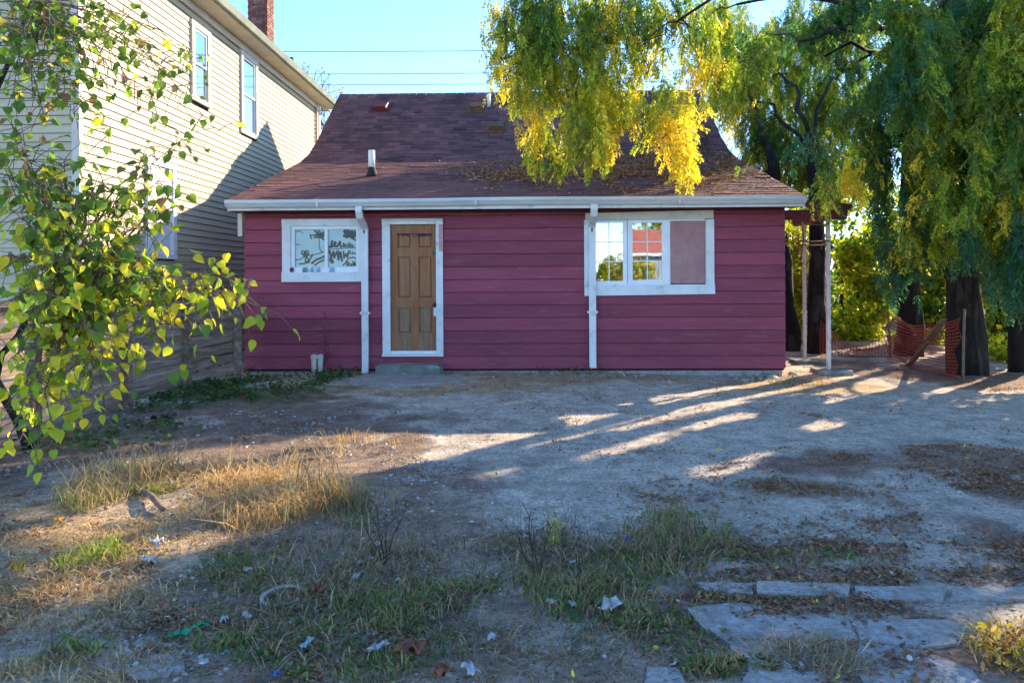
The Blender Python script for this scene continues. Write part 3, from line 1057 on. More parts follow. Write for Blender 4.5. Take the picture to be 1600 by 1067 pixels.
for (a, b, z0, z1) in ph:
    m = MB()
    y0, y1 = yd + 0.024, yd + 0.006
    n = len(m.v)
    e = 0.035
    m.v += [(a, y0, z0), (b, y0, z0), (b, y0, z1), (a, y0, z1), (a + .012, y0 + .002, z0 + .012), (b - .012, y0 + .002, z0 + .012), (b - .012, y0 + .002, z1 - .012), (a + .012, y0 + .002, z1 - .012),
            (a + e, y1, z0 + e), (b - e, y1, z0 + e), (b - e, y1, z1 - e), (a + e, y1, z1 - e)]
    for q in range(2):
        for i in range(4):
            m.f.append((q * 4 + i, q * 4 + (i + 1) % 4, q * 4 + 4 + (i + 1) % 4, q * 4 + 4 + i))
            m.sm.append(False)
    m.f.append((8, 9, 10, 11))
    m.sm.append(False)
    m.build('door_panel', M['woodgrey'] if z0 < 0.7 else M['wood'], d)
MB().box(DX0, DX1, yd + 0.041, yd + 0.05, DZ0, DZ1).build('door_back', M['room'], d)
MB().tube([(-1.24, yd, 1.085), (-1.24, -0.035, 1.085), (-1.24, -0.045, 1.085), (-1.24, -0.075, 1.085), (-1.24, -0.082, 1.085)], [0.012, 0.012, 0.03, 0.03, 0.012], 12).build('knob', M['brass'], d)
MB().box(-1.262, -1.226, -0.001, yd - 0.001, 0.9, 1.04).build('latch_plate', M['vinyl'], d)
MB().tube([(-1.566, yd - 0.003, 1.66), (-1.566, yd + 0.002, 1.66)], 0.011, 10).build('peephole', M['brass'], d)
sm = MB()
rs = random.Random(5)
for (x0, x1) in ((-1.85, -1.64), (-1.6, -1.3)):
    x = x0
    pt = [(x, 2.2)]
    while x < x1:
        x += 0.014
        pt.append((x, 2.2 + rs.uniform(-0.028, 0.028)))
    stroke(sm, pt, 0.009, yd - 0.0025)
stroke(sm, [(-1.86, 2.22), (-1.6, 2.226), (-1.28, 2.218)], 0.016, yd - 0.003)
sm.build('marker_scrawl', M['purple'], d)
tag(MB().box(-1.275, -1.2165, 0.0, yd - 0.0006, 1.88, 1.935).build('sticker', M['green'], None, (0, 0, 0)), 'small green square sticker on the upper right edge of the door', 'sticker')
bpy.data.objects['sticker'].location = HO
bpy.data.objects['sticker'].rotation_euler = (0, 0, -TH)
sg = MB().box(-1.165, -1.098, -0.066, -0.0585, 1.94, 2.372).build('address_plate', M['pinksign'], None, HO, (0, 0, -TH))
tag(sg, 'faded pink and red vertical plate on the right door casing', 'sign')

# roof vents and pipe
pv = empty('vent_pipe', (0, 0, 0))
pv.parent = house


def roofz(b):
    for (b0_, z0_), (b1_, z1_) in zip(pts[:-1], pts[1:]):
        if b0_ <= b <= b1_:
            return z0_ + (z1_ - z0_) * (b - b0_) / (b1_ - b0_)
    return 0


zb = roofz(1.55)
MB().tube([(-2.6, 1.55, zb + 0.1), (-2.6, 1.55, zb + 0.47)], [0.06, 0.06], 14).build('pipe', M['vinyl'], pv)
MB().tube([(-2.6, 1.55, zb - 0.03), (-2.6, 1.55, zb + 0.05), (-2.6, 1.55, zb + 0.16)], [0.11, 0.095, 0.066], 14).build('boot', M['black'], pv)
for (a, b) in ((-3.27, 5.55), (-0.95, 5.5), (-0.45, 4.7), (0.25, 2.35)):
    z = roofz(b)
    sl = math.atan2(RIDGE[1] - BRK[1], RIDGE[0] - BRK[0]) if b > 3.7 else math.atan2(BRK[1] - EAVE[1], BRK[0] - EAVE[0])
    m = MB()
    m.quadbox([(-0.19, -0.17, 0.0), (0.19, -0.17, 0.0), (0.19, 0.17, 0.0), (-0.19, 0.17, 0.0), (-0.15, -0.15, 0.12), (0.15, -0.15, 0.12), (0.17, 0.15, 0.09), (-0.17, 0.15, 0.09)])
    m.box(-0.26, 0.26, -0.24, 0.24, 0.005, 0.016)
    m.build('roof_vent', M['darkred'] if a < -2 else M['rust'], house, (a, b, z + 0.012), (sl, 0, 0))
MB().tube([(-0.68, 5.55, roofz(5.55)), (-0.68, 5.55, roofz(5.55) + 0.32)], 0.045, 10).build('flue', M['vinyl'], house)

# porch at the right side of the cottage
pr = empty('side_porch')
pr.parent = house
MB().box(A1 + 0.03, 5.5, 0.42, 0.5, 2.44, 2.6).build('front_beam', M['darkred'], pr)
MB().quadbox([(A1 + 0.03, 0.36, 2.72), (5.56, 0.36, 2.605), (5.56, 0.56, 2.605), (A1 + 0.03, 0.56, 2.72), (A1 + 0.03, 0.36, 2.80), (5.56, 0.36, 2.685), (5.56, 0.56, 2.685), (A1 + 0.03, 0.56, 2.80)]).build('porch_roof', M['darkred'], pr)
MB().box(5.29, 5.36, 0.51, 2.3, 2.46, 2.6).build('side_beam', M['darkred'], pr)
for (a, b) in ((5.24, 0.55), (5.40, 2.0)):
    zg = gz1(a, 11.4 + b)
    pp = empty('post')
    pp.parent = pr
    MB().box(a - 0.028, a + 0.028, b - 0.028, b + 0.028, zg + 0.0, 2.6).build('shaft', M['metalpost'], pp)
    MB().box(a - 0.22, a + 0.32, b - 0.2, b + 0.22, zg - 0.06, zg + 0.07).build('footing', M['greenstone'], pp)
tr = MB()
for (z, jj) in ((2.08, 0.0), (2.02, 0.06), (2.36, 0.0)):
    tr.tube([(5.0 - 0.28, 0.5 + jj, z + 0.02), (5.0, 0.5 + jj, z), (5.0 + 0.25, 0.5 + jj, z + 0.01)], 0.012, 6)
for (x, za, zb_) in ((4.78, 2.5, 1.75), (5.12, 2.5, 1.95), (4.72, 2.2, 1.8)):
    tr.tube([(x, 0.48, za), (x + 0.03, 0.48, (za + zb_) / 2), (x - 0.02, 0.48, zb_)], 0.011, 6)
tr.tube([(4.85, 0.47, 2.04), (4.92, 0.46, 1.85), (4.85, 0.45, 1.7), (4.77, 0.45, 1.72)], 0.009, 6)
tr.build('trellis_wire', M['rust'], pr)


def hw(a, b, z=0.0):
    """cottage coordinates -> world"""
    return Vector((a * math.cos(TH) + b * math.sin(TH), 11.4 - a * math.sin(TH) + b * math.cos(TH), z))


# step and path slab in front of the door
st = MB()
st.prism([(-0.5, -0.21), (0.49, -0.22), (0.52, -0.12), (0.5, 0.14), (-0.5, 0.14), (-0.52, -0.1)], -0.1, 0.155)
st.prism([(-0.47, -0.2), (0.46, -0.21), (0.48, 0.13), (-0.48, 0.13)], 0.15, 0.175)
o = st.build('concrete_step', M['greenstone'], None, hw(-1.59, -0.33), (0, 0, -TH))
tag(o, 'low mossy concrete step in front of the wooden door', 'step')
pp = [G(*q)[:2] for q in ((545, 601), (640, 605), (728, 598), (716, 590), (640, 588), (565, 590))]
o = MB().prism([(p[0], p[1]) for p in pp], -0.05, 0.035).build('path', M['concrete'])
o['kind'] = 'structure'

# jars and small things on the outside of the left window ledge
for i, (x, w, h, mt, lab) in enumerate(((-3.33, 0.10, 0.075, 'tealjar', 'teal jar on the left window ledge beside the dark red ornament'),
                                        (-3.22, 0.055, 0.09, 'bluejar', 'slim pale blue jar second in the row on the left window ledge'),
                                        (-3.12, 0.07, 0.085, 'bluejar', 'pale blue jar third in the row on the left window ledge'),
                                        (-2.90, 0.085, 0.08, 'bluejar', 'pale blue jar just right of the middle bar of the left window'))):
    jr = MB()
    r = w / 2
    jr.tube([(0, 0, 0), (0, 0, h * 0.7), (0, 0, h * 0.82), (0, 0, h)], [r * 0.55, r * 0.55, r * 0.4, r * 0.42], 10)
    j = jr.build('jar', M[mt], None, hw(x, -0.048, oz0 + 0.001))
    j.scale = (1.5, 0.6, 1)
    tag(j, lab, 'jar', 'jars along the left window ledge')
ro = MB()
ro.tube([(0, 0, 0), (0, 0, 0.03), (0, 0, 0.07), (0, 0, 0.08)], [0.02, 0.036, 0.03, 0.01], 10)
ro.tube([(-0.02, 0, 0.07), (-0.05, 0, 0.088), (-0.08, 0, 0.085), (-0.095, 0, 0.07)], 0.008, 6)
o = ro.build('ornament', M['redobj'], None, hw(-3.55, -0.042, oz0 + 0.001))
o.scale = (1, 0.6, 1)
tag(o, 'small dark red ornament with curled handle at left end of the window ledge', 'ornament')

# pair of pipes at the wall foot
for i, (u, lab) in enumerate(((491, 'left one of two short white pipes standing at the wall foot'), (501, 'right one of two short white pipes standing at the wall foot'))):
    p = G(u, 587)
    m = MB()
    y = 11.15
    m.tube([(0, 0, -0.02), (0, 0, 0.2), (0, 0, 0.27), (0, -0.02, 0.31)], [0.042, 0.042, 0.05, 0.05], 12)
    m.tube([(0, -0.02, 0.311), (0, -0.02, 0.314)], [0.038, 0.038], 12)
    o = m.build('drain_pipe', M['cream'], None, ((u - 801) / F * y, y, gz1((u - 801) / F * y, y)))
    tag(o, lab, 'pipe', 'pipes at the wall foot')

# ------------------------------------------------------------------ neighbour house at the left
NO = hw(-5.75, -2.05)
nh = empty('neighbour_house', NO, -TH)
tag(nh, 'tall two storey cream clapboard house at left with sage gutter', 'house')
NL, NTOP = 10.9, 6.45       # length along the side, height of the eave
NW = 7.5
MB().box(-NW + 0.02, -0.02, 0.02, NL - 0.02, 0.0, NTOP).build('wall', M['sidingback'], nh)
nwall = bpy.data.objects[[c.name for c in nh.children][0]]
# local: wall faces +x at x = 0, y along the depth
yo = NO.y


def ny(Y):
    return Y - 11.4 + 2.05


NWIN = [(ny(12.5), ny(13.22), 4.72, 6.14), (ny(14.66), ny(15.55), 4.57, 6.3), (ny(11.0), ny(11.9), 1.85, 3.45)]
rowh = 0.118
nr = int((NTOP - 0.05) / rowh)


def nboard(y0, y1, z0, z1):
    xb, xt = 0.023, 0.006
    m = MB()
    m.quadbox([(0.0, y0, z0 + .012), (xb, y0, z0 + .004), (xb, y1, z0 + .004), (0.0, y1, z0 + .012), (0.0, y0, z1 - .002), (xt, y0, z1 - .002), (xt, y1, z1 - .002), (0.0, y1, z1 - .002)])
    return m


for i in range(nr):
    z0, z1 = 0.05 + i * rowh, 0.05 + (i + 1) * rowh
    hs = sorted(h for h in NWIN if h[2] < z1 - 0.01 and h[3] > z0 + 0.01)
    y = 0.06
    for h in hs:
        nboard(y, h[0] + 0.02, z0, z1).build('siding_board', M['siding'], nwall)
        y = h[1] - 0.02
    nboard(y, NL - 0.1, z0, z1).build('siding_board', M['siding'], nwall)
    m = nboard(-NW, -0.06, z0, z1)
    m.v = [(p[1], -p[0] + 0.02, p[2]) for p in m.v]
    m.build('siding_board', M['siding'], nwall)
MB().box(-0.06, 0.045, -0.025, 0.06, 0.0, NTOP).build('corner_board', M['trimbeige'], nh)
MB().box(-0.06, 0.045, NL - 0.1, NL + 0.014, 0.0, NTOP).build('corner_board', M['trimbeige'], nh)
for k, h in enumerate(NWIN):
    w = empty('window')
    w.parent = nh
    y0, y1, z0, z1 = h
    t = 0.1
    for (a, b, c, e_) in ((y0, y0 + t, z0 + 0.08, z1 - t), (y1 - t, y1, z0 + 0.08, z1 - t), (y0 - 0.02, y1 + 0.02, z1 - t, z1), (y0 - 0.03, y1 + 0.03, z0, z0 + 0.08)):
        MB().box(0.0, 0.062, a, b, c, e_).build('casing', M['white'] if k == 2 else M['trimbeige'], w)
    zi0, zi1 = z0 + 0.08, z1 - t
    zm = (zi0 + zi1) / 2
    for (s0, s1, xo) in ((zi0, zm + 0.02, 0.012), (zm - 0.02, zi1, 0.026)):
        for (a, b, c, e_) in ((y0 + t, y0 + t + 0.04, s0, s1), (y1 - t - 0.04, y1 - t, s0, s1), (y0 + t + 0.04, y1 - t - 0.04, s0, s0 + 0.04), (y0 + t + 0.04, y1 - t - 0.04, s1 - 0.04, s1)):
            MB().box(xo - 0.01, xo + 0.01, a, b, c, e_).build('sash', M['vinyl'], w)
        if k < 2:
            MB().box(xo - 0.004, xo, y0 + t + 0.04, y1 - t - 0.04, s0 + 0.04, s1 - 0.04).build('pane', M['glassfar'], w)
            MB().box(0.0005, 0.002 if s0 == zi0 else 0.001, y0 + t, y1 - t, s0, s1).build('blind', M['curtain'] if s0 != zi0 else M['trimbeige'], w)
        else:
            MB().box(xo - 0.008, xo + 0.003, y0 + t + 0.04, y1 - t - 0.04, s0 + 0.04, s1 - 0.04).build('white_panel', M['white'], w)
OV = 0.42
MB().box(0.046, OV, -0.35, NL + 0.35, NTOP - 0.002, NTOP + 0.02).build('soffit', M['soffit'], nh)
MB().box(OV - 0.02, OV + 0.004, -0.35, NL + 0.35, NTOP + 0.021, NTOP + 0.16).build('fascia', M['soffit'], nh)
MB().quadbox([(OV + 0.006, -0.37, NTOP + 0.03), (OV + 0.08, -0.37, NTOP + 0.03), (OV + 0.08, NL + 0.37, NTOP + 0.03), (OV + 0.006, NL + 0.37, NTOP + 0.03),
              (OV + 0.006, -0.37, NTOP + 0.14), (OV + 0.13, -0.37, NTOP + 0.14), (OV + 0.13, NL + 0.37, NTOP + 0.14), (OV + 0.006, NL + 0.37, NTOP + 0.14)]).build('gutter', M['greengutter'], nh)
MB().box(-0.06, 0.066, 0.061, NL - 0.101, NTOP - 0.14, NTOP - 0.003).build('frieze_board', M['trimbeige'], nh)
nroof = MB()
hh = NTOP + 0.16
rise = (NW / 2 + OV) * math.tan(R(32))
nroof.v += [(OV, -0.4, hh), (-NW / 2, -0.4, hh + rise), (-NW - OV, -0.4, hh), (OV, NL + 0.4, hh), (-NW / 2, NL + 0.4, hh + rise), (-NW - OV, NL + 0.4, hh)]
nroof.f += [(0, 1, 2), (5, 4, 3), (0, 3, 4, 1), (1, 4, 5, 2), (2, 5, 3, 0)]
nroof.sm += [False] * 5
nroof.build('roof', M['shingle'], nh)
# brick chimney
ch = empty('chimney', (-0.42, ny(17.0), 0))
ch.parent = nh
MB().box(-0.225, 0.225, -0.225, 0.225, 6.0, 9.0).build('mortar_core', M['mortar'], ch)
bme = {}
for w in (0.21, 0.1):
    bme[w] = MB().box(0, w - 0.012, 0, 0.1, 0, 0.063).mesh('brick')
    bme[w].materials.append(M['brick'])
zc, i = 6.75, 0
while zc < 8.75:
    off = 0 if i % 2 else 1
    lay = [0.21, 0.21] if off else [0.1, 0.21, 0.1]
    for sx, ang, org in ((1, 0, (-0.236, -0.236)), (1, math.pi / 2, (0.236, -0.236)), (1, math.pi, (0.236, 0.236)), (1, -math.pi / 2, (-0.236, 0.236))):
        t = 0.0 if off else 0.01
        for w in lay:
            j = random.uniform(-0.003, 0.003)
            lx = org[0] + math.cos(ang) * t - math.sin(ang) * j
            ly = org[1] + math.sin(ang) * t + math.cos(ang) * j
            link('brick', bme[w], None, ch, (lx, ly, zc), (0, 0, ang))
            t += w + (0.015 if off else 0.01)
    zc += 0.076
    i += 1
MB().tube([(0.14, ny(17.5), 6.6), (0.14, ny(17.5), 7.0)], 0.06, 10).build('vent_pipe', M['black'], nh)
# downspout at the far corner of the neighbour
MB().box(0.035, 0.085, NL - 0.42, NL - 0.35, 0.2, NTOP - 0.01).build('downspout', M['trimbeige'], nh)

# ------------------------------------------------------------------ slat fence
f0, f1 = np.array((-4.27, 11.05)), np.array((-4.85, 4.2))
fd = (f1 - f0) / np.linalg.norm(f1 - f0)
fn = np.array((fd[1], -fd[0]))       # towards the neighbour
if fn[0] > 0:
    fn = -fn
fl = np.linalg.norm(f1 - f0)
fe = empty('slat_fence', (f0[0], f0[1], 0), math.atan2(fd[1], fd[0]))
tag(fe, 'weathered horizontal slat fence along the left side of the yard', 'fence')
side = 1.0      # local y: +y is left of the direction of travel
ly = np.array((-fd[1], fd[0]))
yn = 1.0 if ly @ fn > 0 else -1.0
posts = [0.0, 1.45, 2.75, 4.1, 5.4, fl]
for i, t in enumerate(posts):
    zt = 1.36 if i else 1.42
    MB().box(t - 0.045, t + 0.045, -0.045, 0.045, -0.2, zt).build('post', M['fence'], fe)
for a, b in zip(posts[:-1], posts[1:]):
    z = 0.06
    j = 0
    while z < 1.22:
        h = random.choice((0.135, 0.14, 0.15))
        dz, dy = random.uniform(-0.008, 0.008), random.uniform(-0.004, 0.004)
        y0 = yn * 0.047
        m = MB()
        yy0, yy1 = sorted((y0 + dy * 0.2 + yn * 0.004, y0 + yn * (0.027 + abs(dy))))
        m.quadbox([(a + .003, yy0, z), (b - .003, yy0, z + dz), (b - .003, yy1, z + dz), (a + .003, yy1, z), (a + .003, yy0, z + h), (b - .003, yy0, z + h + dz), (b - .003, yy1, z + h + dz), (a + .003, yy1, z + h)])
        m.build('slat', M['fence'], fe)
        z += h + random.uniform(0.018, 0.03)
        j += 1
    MB().box(a + 0.047, b - 0.047, -0.03, 0.03, 1.27, 1.31).build('top_rail', M['fence'], fe)

# ------------------------------------------------------------------ where sun gets through the trees (patches of light on the yard)
LIT = [[(0, 752), (200, 728), (330, 697), (560, 686), (560, 740), (500, 800), (430, 835), (330, 850), (250, 885), (120, 960), (0, 1010)],
       [(545, 700), (660, 681), (780, 668), (870, 650), (990, 645), (980, 660), (880, 690), (740, 720), (650, 738), (560, 730)],
       [(860, 655), (950, 630), (1080, 616), (1180, 600), (1270, 588), (1240, 612), (1130, 640), (1060, 657), (960, 678), (930, 670)],
       [(880, 712), (1020, 680), (1100, 655), (1175, 638), (1180, 655), (1080, 675), (990, 707), (880, 732)],
       [(1055, 728), (1130, 722), (1200, 700), (1240, 690), (1215, 715), (1150, 742), (1060, 750)],
       [(1215, 655), (1290, 648), (1330, 662), (1280, 680), (1220, 675)], [(1290, 615), (1345, 612), (1340, 628), (1290, 630)],
       [(1390, 590), (1425, 586), (1430, 600), (1395, 602)], [(1540, 950), (1640, 930), (1660, 1090), (1525, 1090)], [(700, 745), (800, 735), (800, 752), (720, 760)]]
LITW = [[tuple(on_ground(*p)[:2]) for p in poly] for poly in LIT]
SV = np.array(SUNV)


def lets_light(P):
    """True where a leaf at P would shade one of the lit patches"""
    s = P[:, 2] / SV[2]
    x, y = P[:, 0] - SV[0] * s, P[:, 1] - SV[1] * s
    r = np.zeros(len(P), bool)
    for q in LITW:
        r |= inpoly(x, y, q)
    s = (P[:, 2] - 1.4) / SV[2]          # light on the little tree at the left
    x, y = P[:, 0] - SV[0] * s, P[:, 1] - SV[1] * s
    r |= (x > -3.4) & (x < -1.6) & (y > 3.4) & (y < 5.4) & (s > 0) & (P[:, 0] > 3.2)
    return r


# ------------------------------------------------------------------ trees
def curve(p0, p1, bow, n=8, wob=0.0):
    p0, p1, bow = np.array(p0, float), np.array(p1, float), np.array(bow, float)
    out = []
    for i in range(n + 1):
        t = i / n
        q = p0 * (1 - t) + p1 * t + bow * 4 * t * (1 - t)
        if 0 < i < n:
            q = q + rng.normal(size=3) * wob
        out.append(q)
    return out


def trunk_mesh(path, r0, r1, n=14):
    m = MB()
    k = len(path)
    rr = [r0 + (r1 - r0) * i / (k - 1) for i in range(k)]
    rr[0] *= 1.2
    if k > 2:
        rr[1] *= 1.12
    m.tube(path, rr, n, True, 0.16)
    return m


FR = []          # leaf template of a pinnate frond in (along, across, drop)
for i in range(7):
    t = 0.14 + i * 0.125
    for s_ in (-1, 1):
        FR.append((t, s_))


def fronds(pos, dirs, L, col):
    """compound leaves: pairs of leaflets along a hanging midrib"""
    n = len(pos)
    d = unit(dirs)
    nr_ = unit(rng.normal(size=(n, 3)) + np.array((0, -0.6, 0.3)))
    s = unit(np.cross(d, nr_))
    parts = []
    for t, sg in FR:
        base = pos + d * (L * t)[:, None]
        base[:, 2] -= 0.12 * L * t * t
        ld = unit(s * sg * 0.8 + d * 0.65 + rng.normal(size=(n, 3)) * 0.16 + np.array((0, 0, -0.2)))
        ln = L * (0.27 - 0.12 * abs(t - 0.45)) * rng.uniform(0.8, 1.2, n)
        parts.append(leaves(base, ld, unit(nr_ + rng.normal(size=(n, 3)) * 0.35), ln, ln * 0.42, col * rng.uniform(0.85, 1.15, (n, 1))))
    # the midrib end leaflet
    parts.append(leaves(pos + d * (L * 0.92)[:, None], d, nr_, L * 0.22, L * 0.09, col))
    return joinq(parts)


PAL = {
    'gold': [(6, GOLD), (2, AMBER), (2, (0.5, 0.4, 0.03)), (1.5, LIME)],
    'amber': [(3, AMBER), (6, GOLD)],
    'limegold': [(3, LIME), (3, (0.42, 0.38, 0.03)), (2, GOLD), (2, OLIVE)],
    'lime': [(4, LIME), (2, OLIVE), (2, GREEN), (1, GOLD)],
    'green': [(4, GREEN), (2.5, OLIVE), (2, LIME), (1.2, DEEP), (0.3, GOLD)],
    'deep': [(4, DEEP), (2, TEAL), (4, GREEN), (1, OLIVE), (0.4, LIME)],
    'teal': [(5, TEAL), (3, DEEP), (1, GREEN)],
}


def locust(name, label, base, top, limbs, clumps, r0, trunk_mat='bark', group=None, free=-99, dens=2.3):
    """tree with hanging compound leaves.  limbs: end points; clumps: (centre, half sizes, streamers, palette, length)"""
    root = empty(name, (base[0], base[1], base[2]))
    tag(root, label, 'tree', group)
    B = np.array(base, float)
    T = np.array(top, float)
    path = curve(B - (0, 0, 0.15), T, ((T - B)[1] * 0.02 + 0.06, 0.05, 0), 9, 0.03)
    trunk_mesh([p - B for p in path], r0, r0 * 0.55).build('trunk', M[trunk_mat], root)
    samples = [np.array(path[5:])]
    for e in limbs:
        lm = MB()
        st_ = path[int(rng.integers(5, 10))] if len(e) < 4 else path[int(e[3])]
        e = np.array(e[:3], float)
        c = curve(st_, e, (0, 0, 0.22 * np.linalg.norm(e - st_) * 0.6), 9, 0.05)
        ra = min(0.042, r0 * 0.2)
        lm.tube([p - B for p in c], [ra * (1 - 0.85 * i / 9) + 0.012 for i in range(10)], 7, True, 0.1)
        lm.build('limb', M['bark'], root)
        samples.append(np.array(c))
    S = np.concatenate(samples)
    tw = MB()
    FP, FD, FL, FC = [], [], [], []
    for (c, hs, n, pal, ln) in clumps:
        c, hs = np.array(c, float), np.array(hs, float)
        for _ in range(int(n * dens)):
            q = rdir(1)[0] * rng.random() ** 0.4 * hs
            p = c + q
            Ls = ln * rng.uniform(0.6, 1.25)
            top_ = p + np.array((0, 0, Ls * 0.5))
            dv = unit(np.array((q[0] * 0.35 + rng.normal() * 0.16, q[1] * 0.2 + rng.normal() * 0.16, -1.0)))
            k = max(5, int(Ls / 0.05))
            t = (np.arange(k) + rng.random(k)) / k
            sway = rng.normal(size=2) * 0.12
            pp = top_ + dv * (Ls * t)[:, None]
            pp[:, 0] += sway[0] * np.sin(t * 3)
            pp[:, 1] += sway[1] * np.sin(t * 3)
            pp += rng.normal(size=pp.shape) * 0.035
            fd_ = unit(rng.normal(size=(k, 3)) * np.array((0.55, 0.55, 0.25)) + np.array((0, 0, -1.0)) + dv * 0.2)
            base_c = pick(PAL[pal], 1)[0]
            cc = np.where(rng.random((k, 1)) < 0.75, base_c, pick(PAL[pal], k))
            keep = ~((lets_light(pp) | lets_light(pp + fd_ * 0.2)) & (rng.random(k) < 0.997) & (pp[:, 0] > free))
            FP.append(pp[keep])
            FD.append(fd_[keep])
            FL.append(rng.uniform(0.16, 0.30, k)[keep])
            FC.append(cc[keep])
            if keep.sum() > k * 0.6:
                d2 = np.sum((S - top_) ** 2, 1) + np.where(S[:, 2] < top_[2] - 0.2, 9.0, 0)
                a = S[np.argmin(d2)]
                dist = np.linalg.norm(a - top_)
                if dist < 0.75 and rng.random() < 0.4 and not lets_light(np.array([(a + top_) / 2]))[0]:
                    cu_ = curve(a, top_, (0, 0, 0.15 * dist), 4, 0.03) + [top_ + dv * Ls * 0.5, top_ + dv * Ls * 0.85]
                    tw.tube([q_ - B for q_ in cu_], [0.014, 0.011, 0.009, 0.007, 0.006, 0.004, 0.002], 4, False)
    if tw.v:
        tw.build('twigs', M['twig'], root)['kind'] = 'stuff'
    v, q, c = fronds(np.concatenate(FP) - B, np.concatenate(FD), np.concatenate(FL), np.concatenate(FC))
    o = link('crown', quadmesh('crown', v, q, c), M['frond'], root)
    o['kind'] = 'stuff'
    return root


def cl(u, v, ru, rv, Y, n, pal, ln=0.75, dy=None):
    c = at(u, v, Y)
    k = Y / F
    return (c, (ru * k, dy if dy else max(0.35, ru * k * 0.8), rv * k), n, pal, ln)


# the yellowing tree that reaches over the roof
tA = G(1505, 583)
tA = np.array((7.42, 11.6, gz1(7.42, 11.6)))
clA = [
    cl(850, 190, 20, 25, 10.3, 8, 'gold', 0.75), cl(838, 232, 8, 8, 10.2, 3, 'green', 0.55), cl(880, 225, 20, 18, 10.4, 8, 'lime', 0.6),
    cl(925, 165, 45, 30, 10.2, 24, 'limegold', 0.75), cl(905, 208, 30, 16, 10.0, 14, 'limegold', 0.6), cl(945, 208, 26, 14, 10.0, 13, 'gold', 0.6),
    cl(985, 170, 22, 20, 10.3, 10, 'gold', 0.5), cl(1013, 185, 10, 9, 10.2, 5, 'lime', 0.45),
    cl(1062, 170, 16, 14, 10.0, 8, 'gold', 0.5), cl(1060, 205, 15, 14, 9.9, 9, 'amber', 0.55), cl(1072, 240, 20, 12, 9.9, 10, 'gold', 0.55),
    cl(1035, 155, 16, 18, 10.4, 8, 'lime', 0.5), cl(985, 125, 40, 20, 10.6, 14, 'limegold', 0.6),
    cl(860, 50, 45, 60, 10.6, 42, 'green', 0.9), cl(850, 120, 40, 35, 10.4, 22, 'limegold', 0.85), cl(905, 100, 45, 40, 10.6, 24, 'limegold', 0.8),
    cl(930, 30, 60, 40, 10.9, 34, 'lime', 0.85), cl(985, 15, 45, 30, 10.7, 20, 'green', 0.8), cl(1000, 75, 35, 30, 11, 14, 'limegold', 0.7),
    cl(1045, 20, 30, 25, 10.8, 12, 'lime', 0.7), cl(790, 60, 22, 60, 10.8, 9, 'limegold', 0.9), cl(770, 110, 16, 40, 11, 4, 'limegold', 0.6), cl(812, 25, 25, 30, 10.6, 12, 'green', 0.8),
    cl(818, 95, 16, 40, 10.6, 8, 'limegold', 0.8), cl(1090, 105, 26, 20, 10.8, 8, 'gold', 0.5), cl(1100, 60, 30, 35, 11.2, 9, 'lime', 0.6), cl(1135, 130, 26, 28, 10.8, 11, 'lime', 0.6),
    cl(1150, 20, 40, 22, 10.9, 12, 'green', 0.6),
    cl(1165, 150, 32, 40, 10.5, 18, 'limegold', 0.7), cl(1190, 110, 32, 40, 10.7, 18, 'lime', 0.7), cl(1155, 200, 30, 26, 10.8, 13, 'lime', 0.6),
    cl(1225, 160, 32, 30, 10.2, 16, 'lime', 0.7), cl(1235, 225, 36, 40, 10.2, 30, 'teal', 0.8), cl(1195, 245, 26, 26, 10.4, 13, 'green', 0.6),
    cl(1275, 270, 36, 40, 10.4, 24, 'green', 0.8), cl(1285, 300, 20, 20, 10.0, 8, 'limegold', 0.5), cl(1180, 75, 40, 24, 11, 8, 'green', 0.6),
    cl(1180, 20, 30, 15, 10.9, 6, 'deep', 0.6), cl(1225, 350, 10, 22, 12.6, 3, 'green', 0.5),
]
locust('locust_tree', 'large yellowing tree with hanging leaves reaching over the cottage roof', tA, (7.0, 11.3, 6.2),
       [(0.4, 10.6, 5.7, 9), (1.6, 10.3, 5.6, 8), (2.4, 10.3, 5.2, 9), (3.4, 10.7, 5.6, 7), (4.3, 10.6, 5.0, 7), (5.0, 10.2, 4.6, 6), (0.9, 11.0, 6.4, 9), (6.4, 9.2, 6.4, 8)], clA, 0.27, free=3.0, dens=1.05)

clB = [
    cl(1400, 40, 60, 40, 10.0, 30, 'green', 0.8), cl(1430, 110, 50, 50, 9.8, 26, 'deep', 0.8), cl(1350, 90, 40, 50, 12.6, 26, 'green', 0.9), cl(1400, 160, 50, 50, 12.8, 30, 'deep', 0.9), cl(1460, 40, 50, 40, 12.6, 26, 'green', 0.9), cl(1490, 170, 40, 60, 13.0, 24, 'lime', 0.9),
    cl(1290, 60, 55, 50, 11.2, 26, 'deep', 0.8), cl(1330, 120, 40, 40, 11, 20, 'deep', 0.8), cl(1310, 195, 36, 34, 11.2, 18, 'green', 0.7), cl(1355, 30, 50, 35, 11.5, 22, 'deep', 0.8),
    cl(1400, 90, 60, 60, 11.5, 40, 'deep', 0.9), cl(1395, 210, 55, 50, 11.4, 36, 'deep', 0.8), cl(1370, 260, 50, 40, 11.2, 30, 'green', 0.8),
    cl(1400, 330, 36, 50, 11.0, 36, 'teal', 0.8), cl(1415, 410, 26, 30, 10.8, 22, 'teal', 0.7), cl(1425, 365, 20, 20, 10.6, 9, 'limegold', 0.5), cl(1345, 330, 30, 30, 11.6, 12, 'lime', 0.6),
    cl(1450, 290, 45, 40, 10.8, 26, 'lime', 0.7), cl(1450, 150, 30, 50, 11.6, 14, 'green', 0.7), cl(1440, 30, 50, 40, 11.8, 22, 'limegold', 0.8),
    cl(1320, 270, 26, 22, 10.6, 8, 'gold', 0.4), cl(1320, 10, 30, 20, 11, 12, 'deep', 0.7), cl(1255, 110, 34, 30, 11.4, 12, 'green', 0.6),
]
tB = np.array((8.0, 14.4, gz1(8.0, 14.4)))
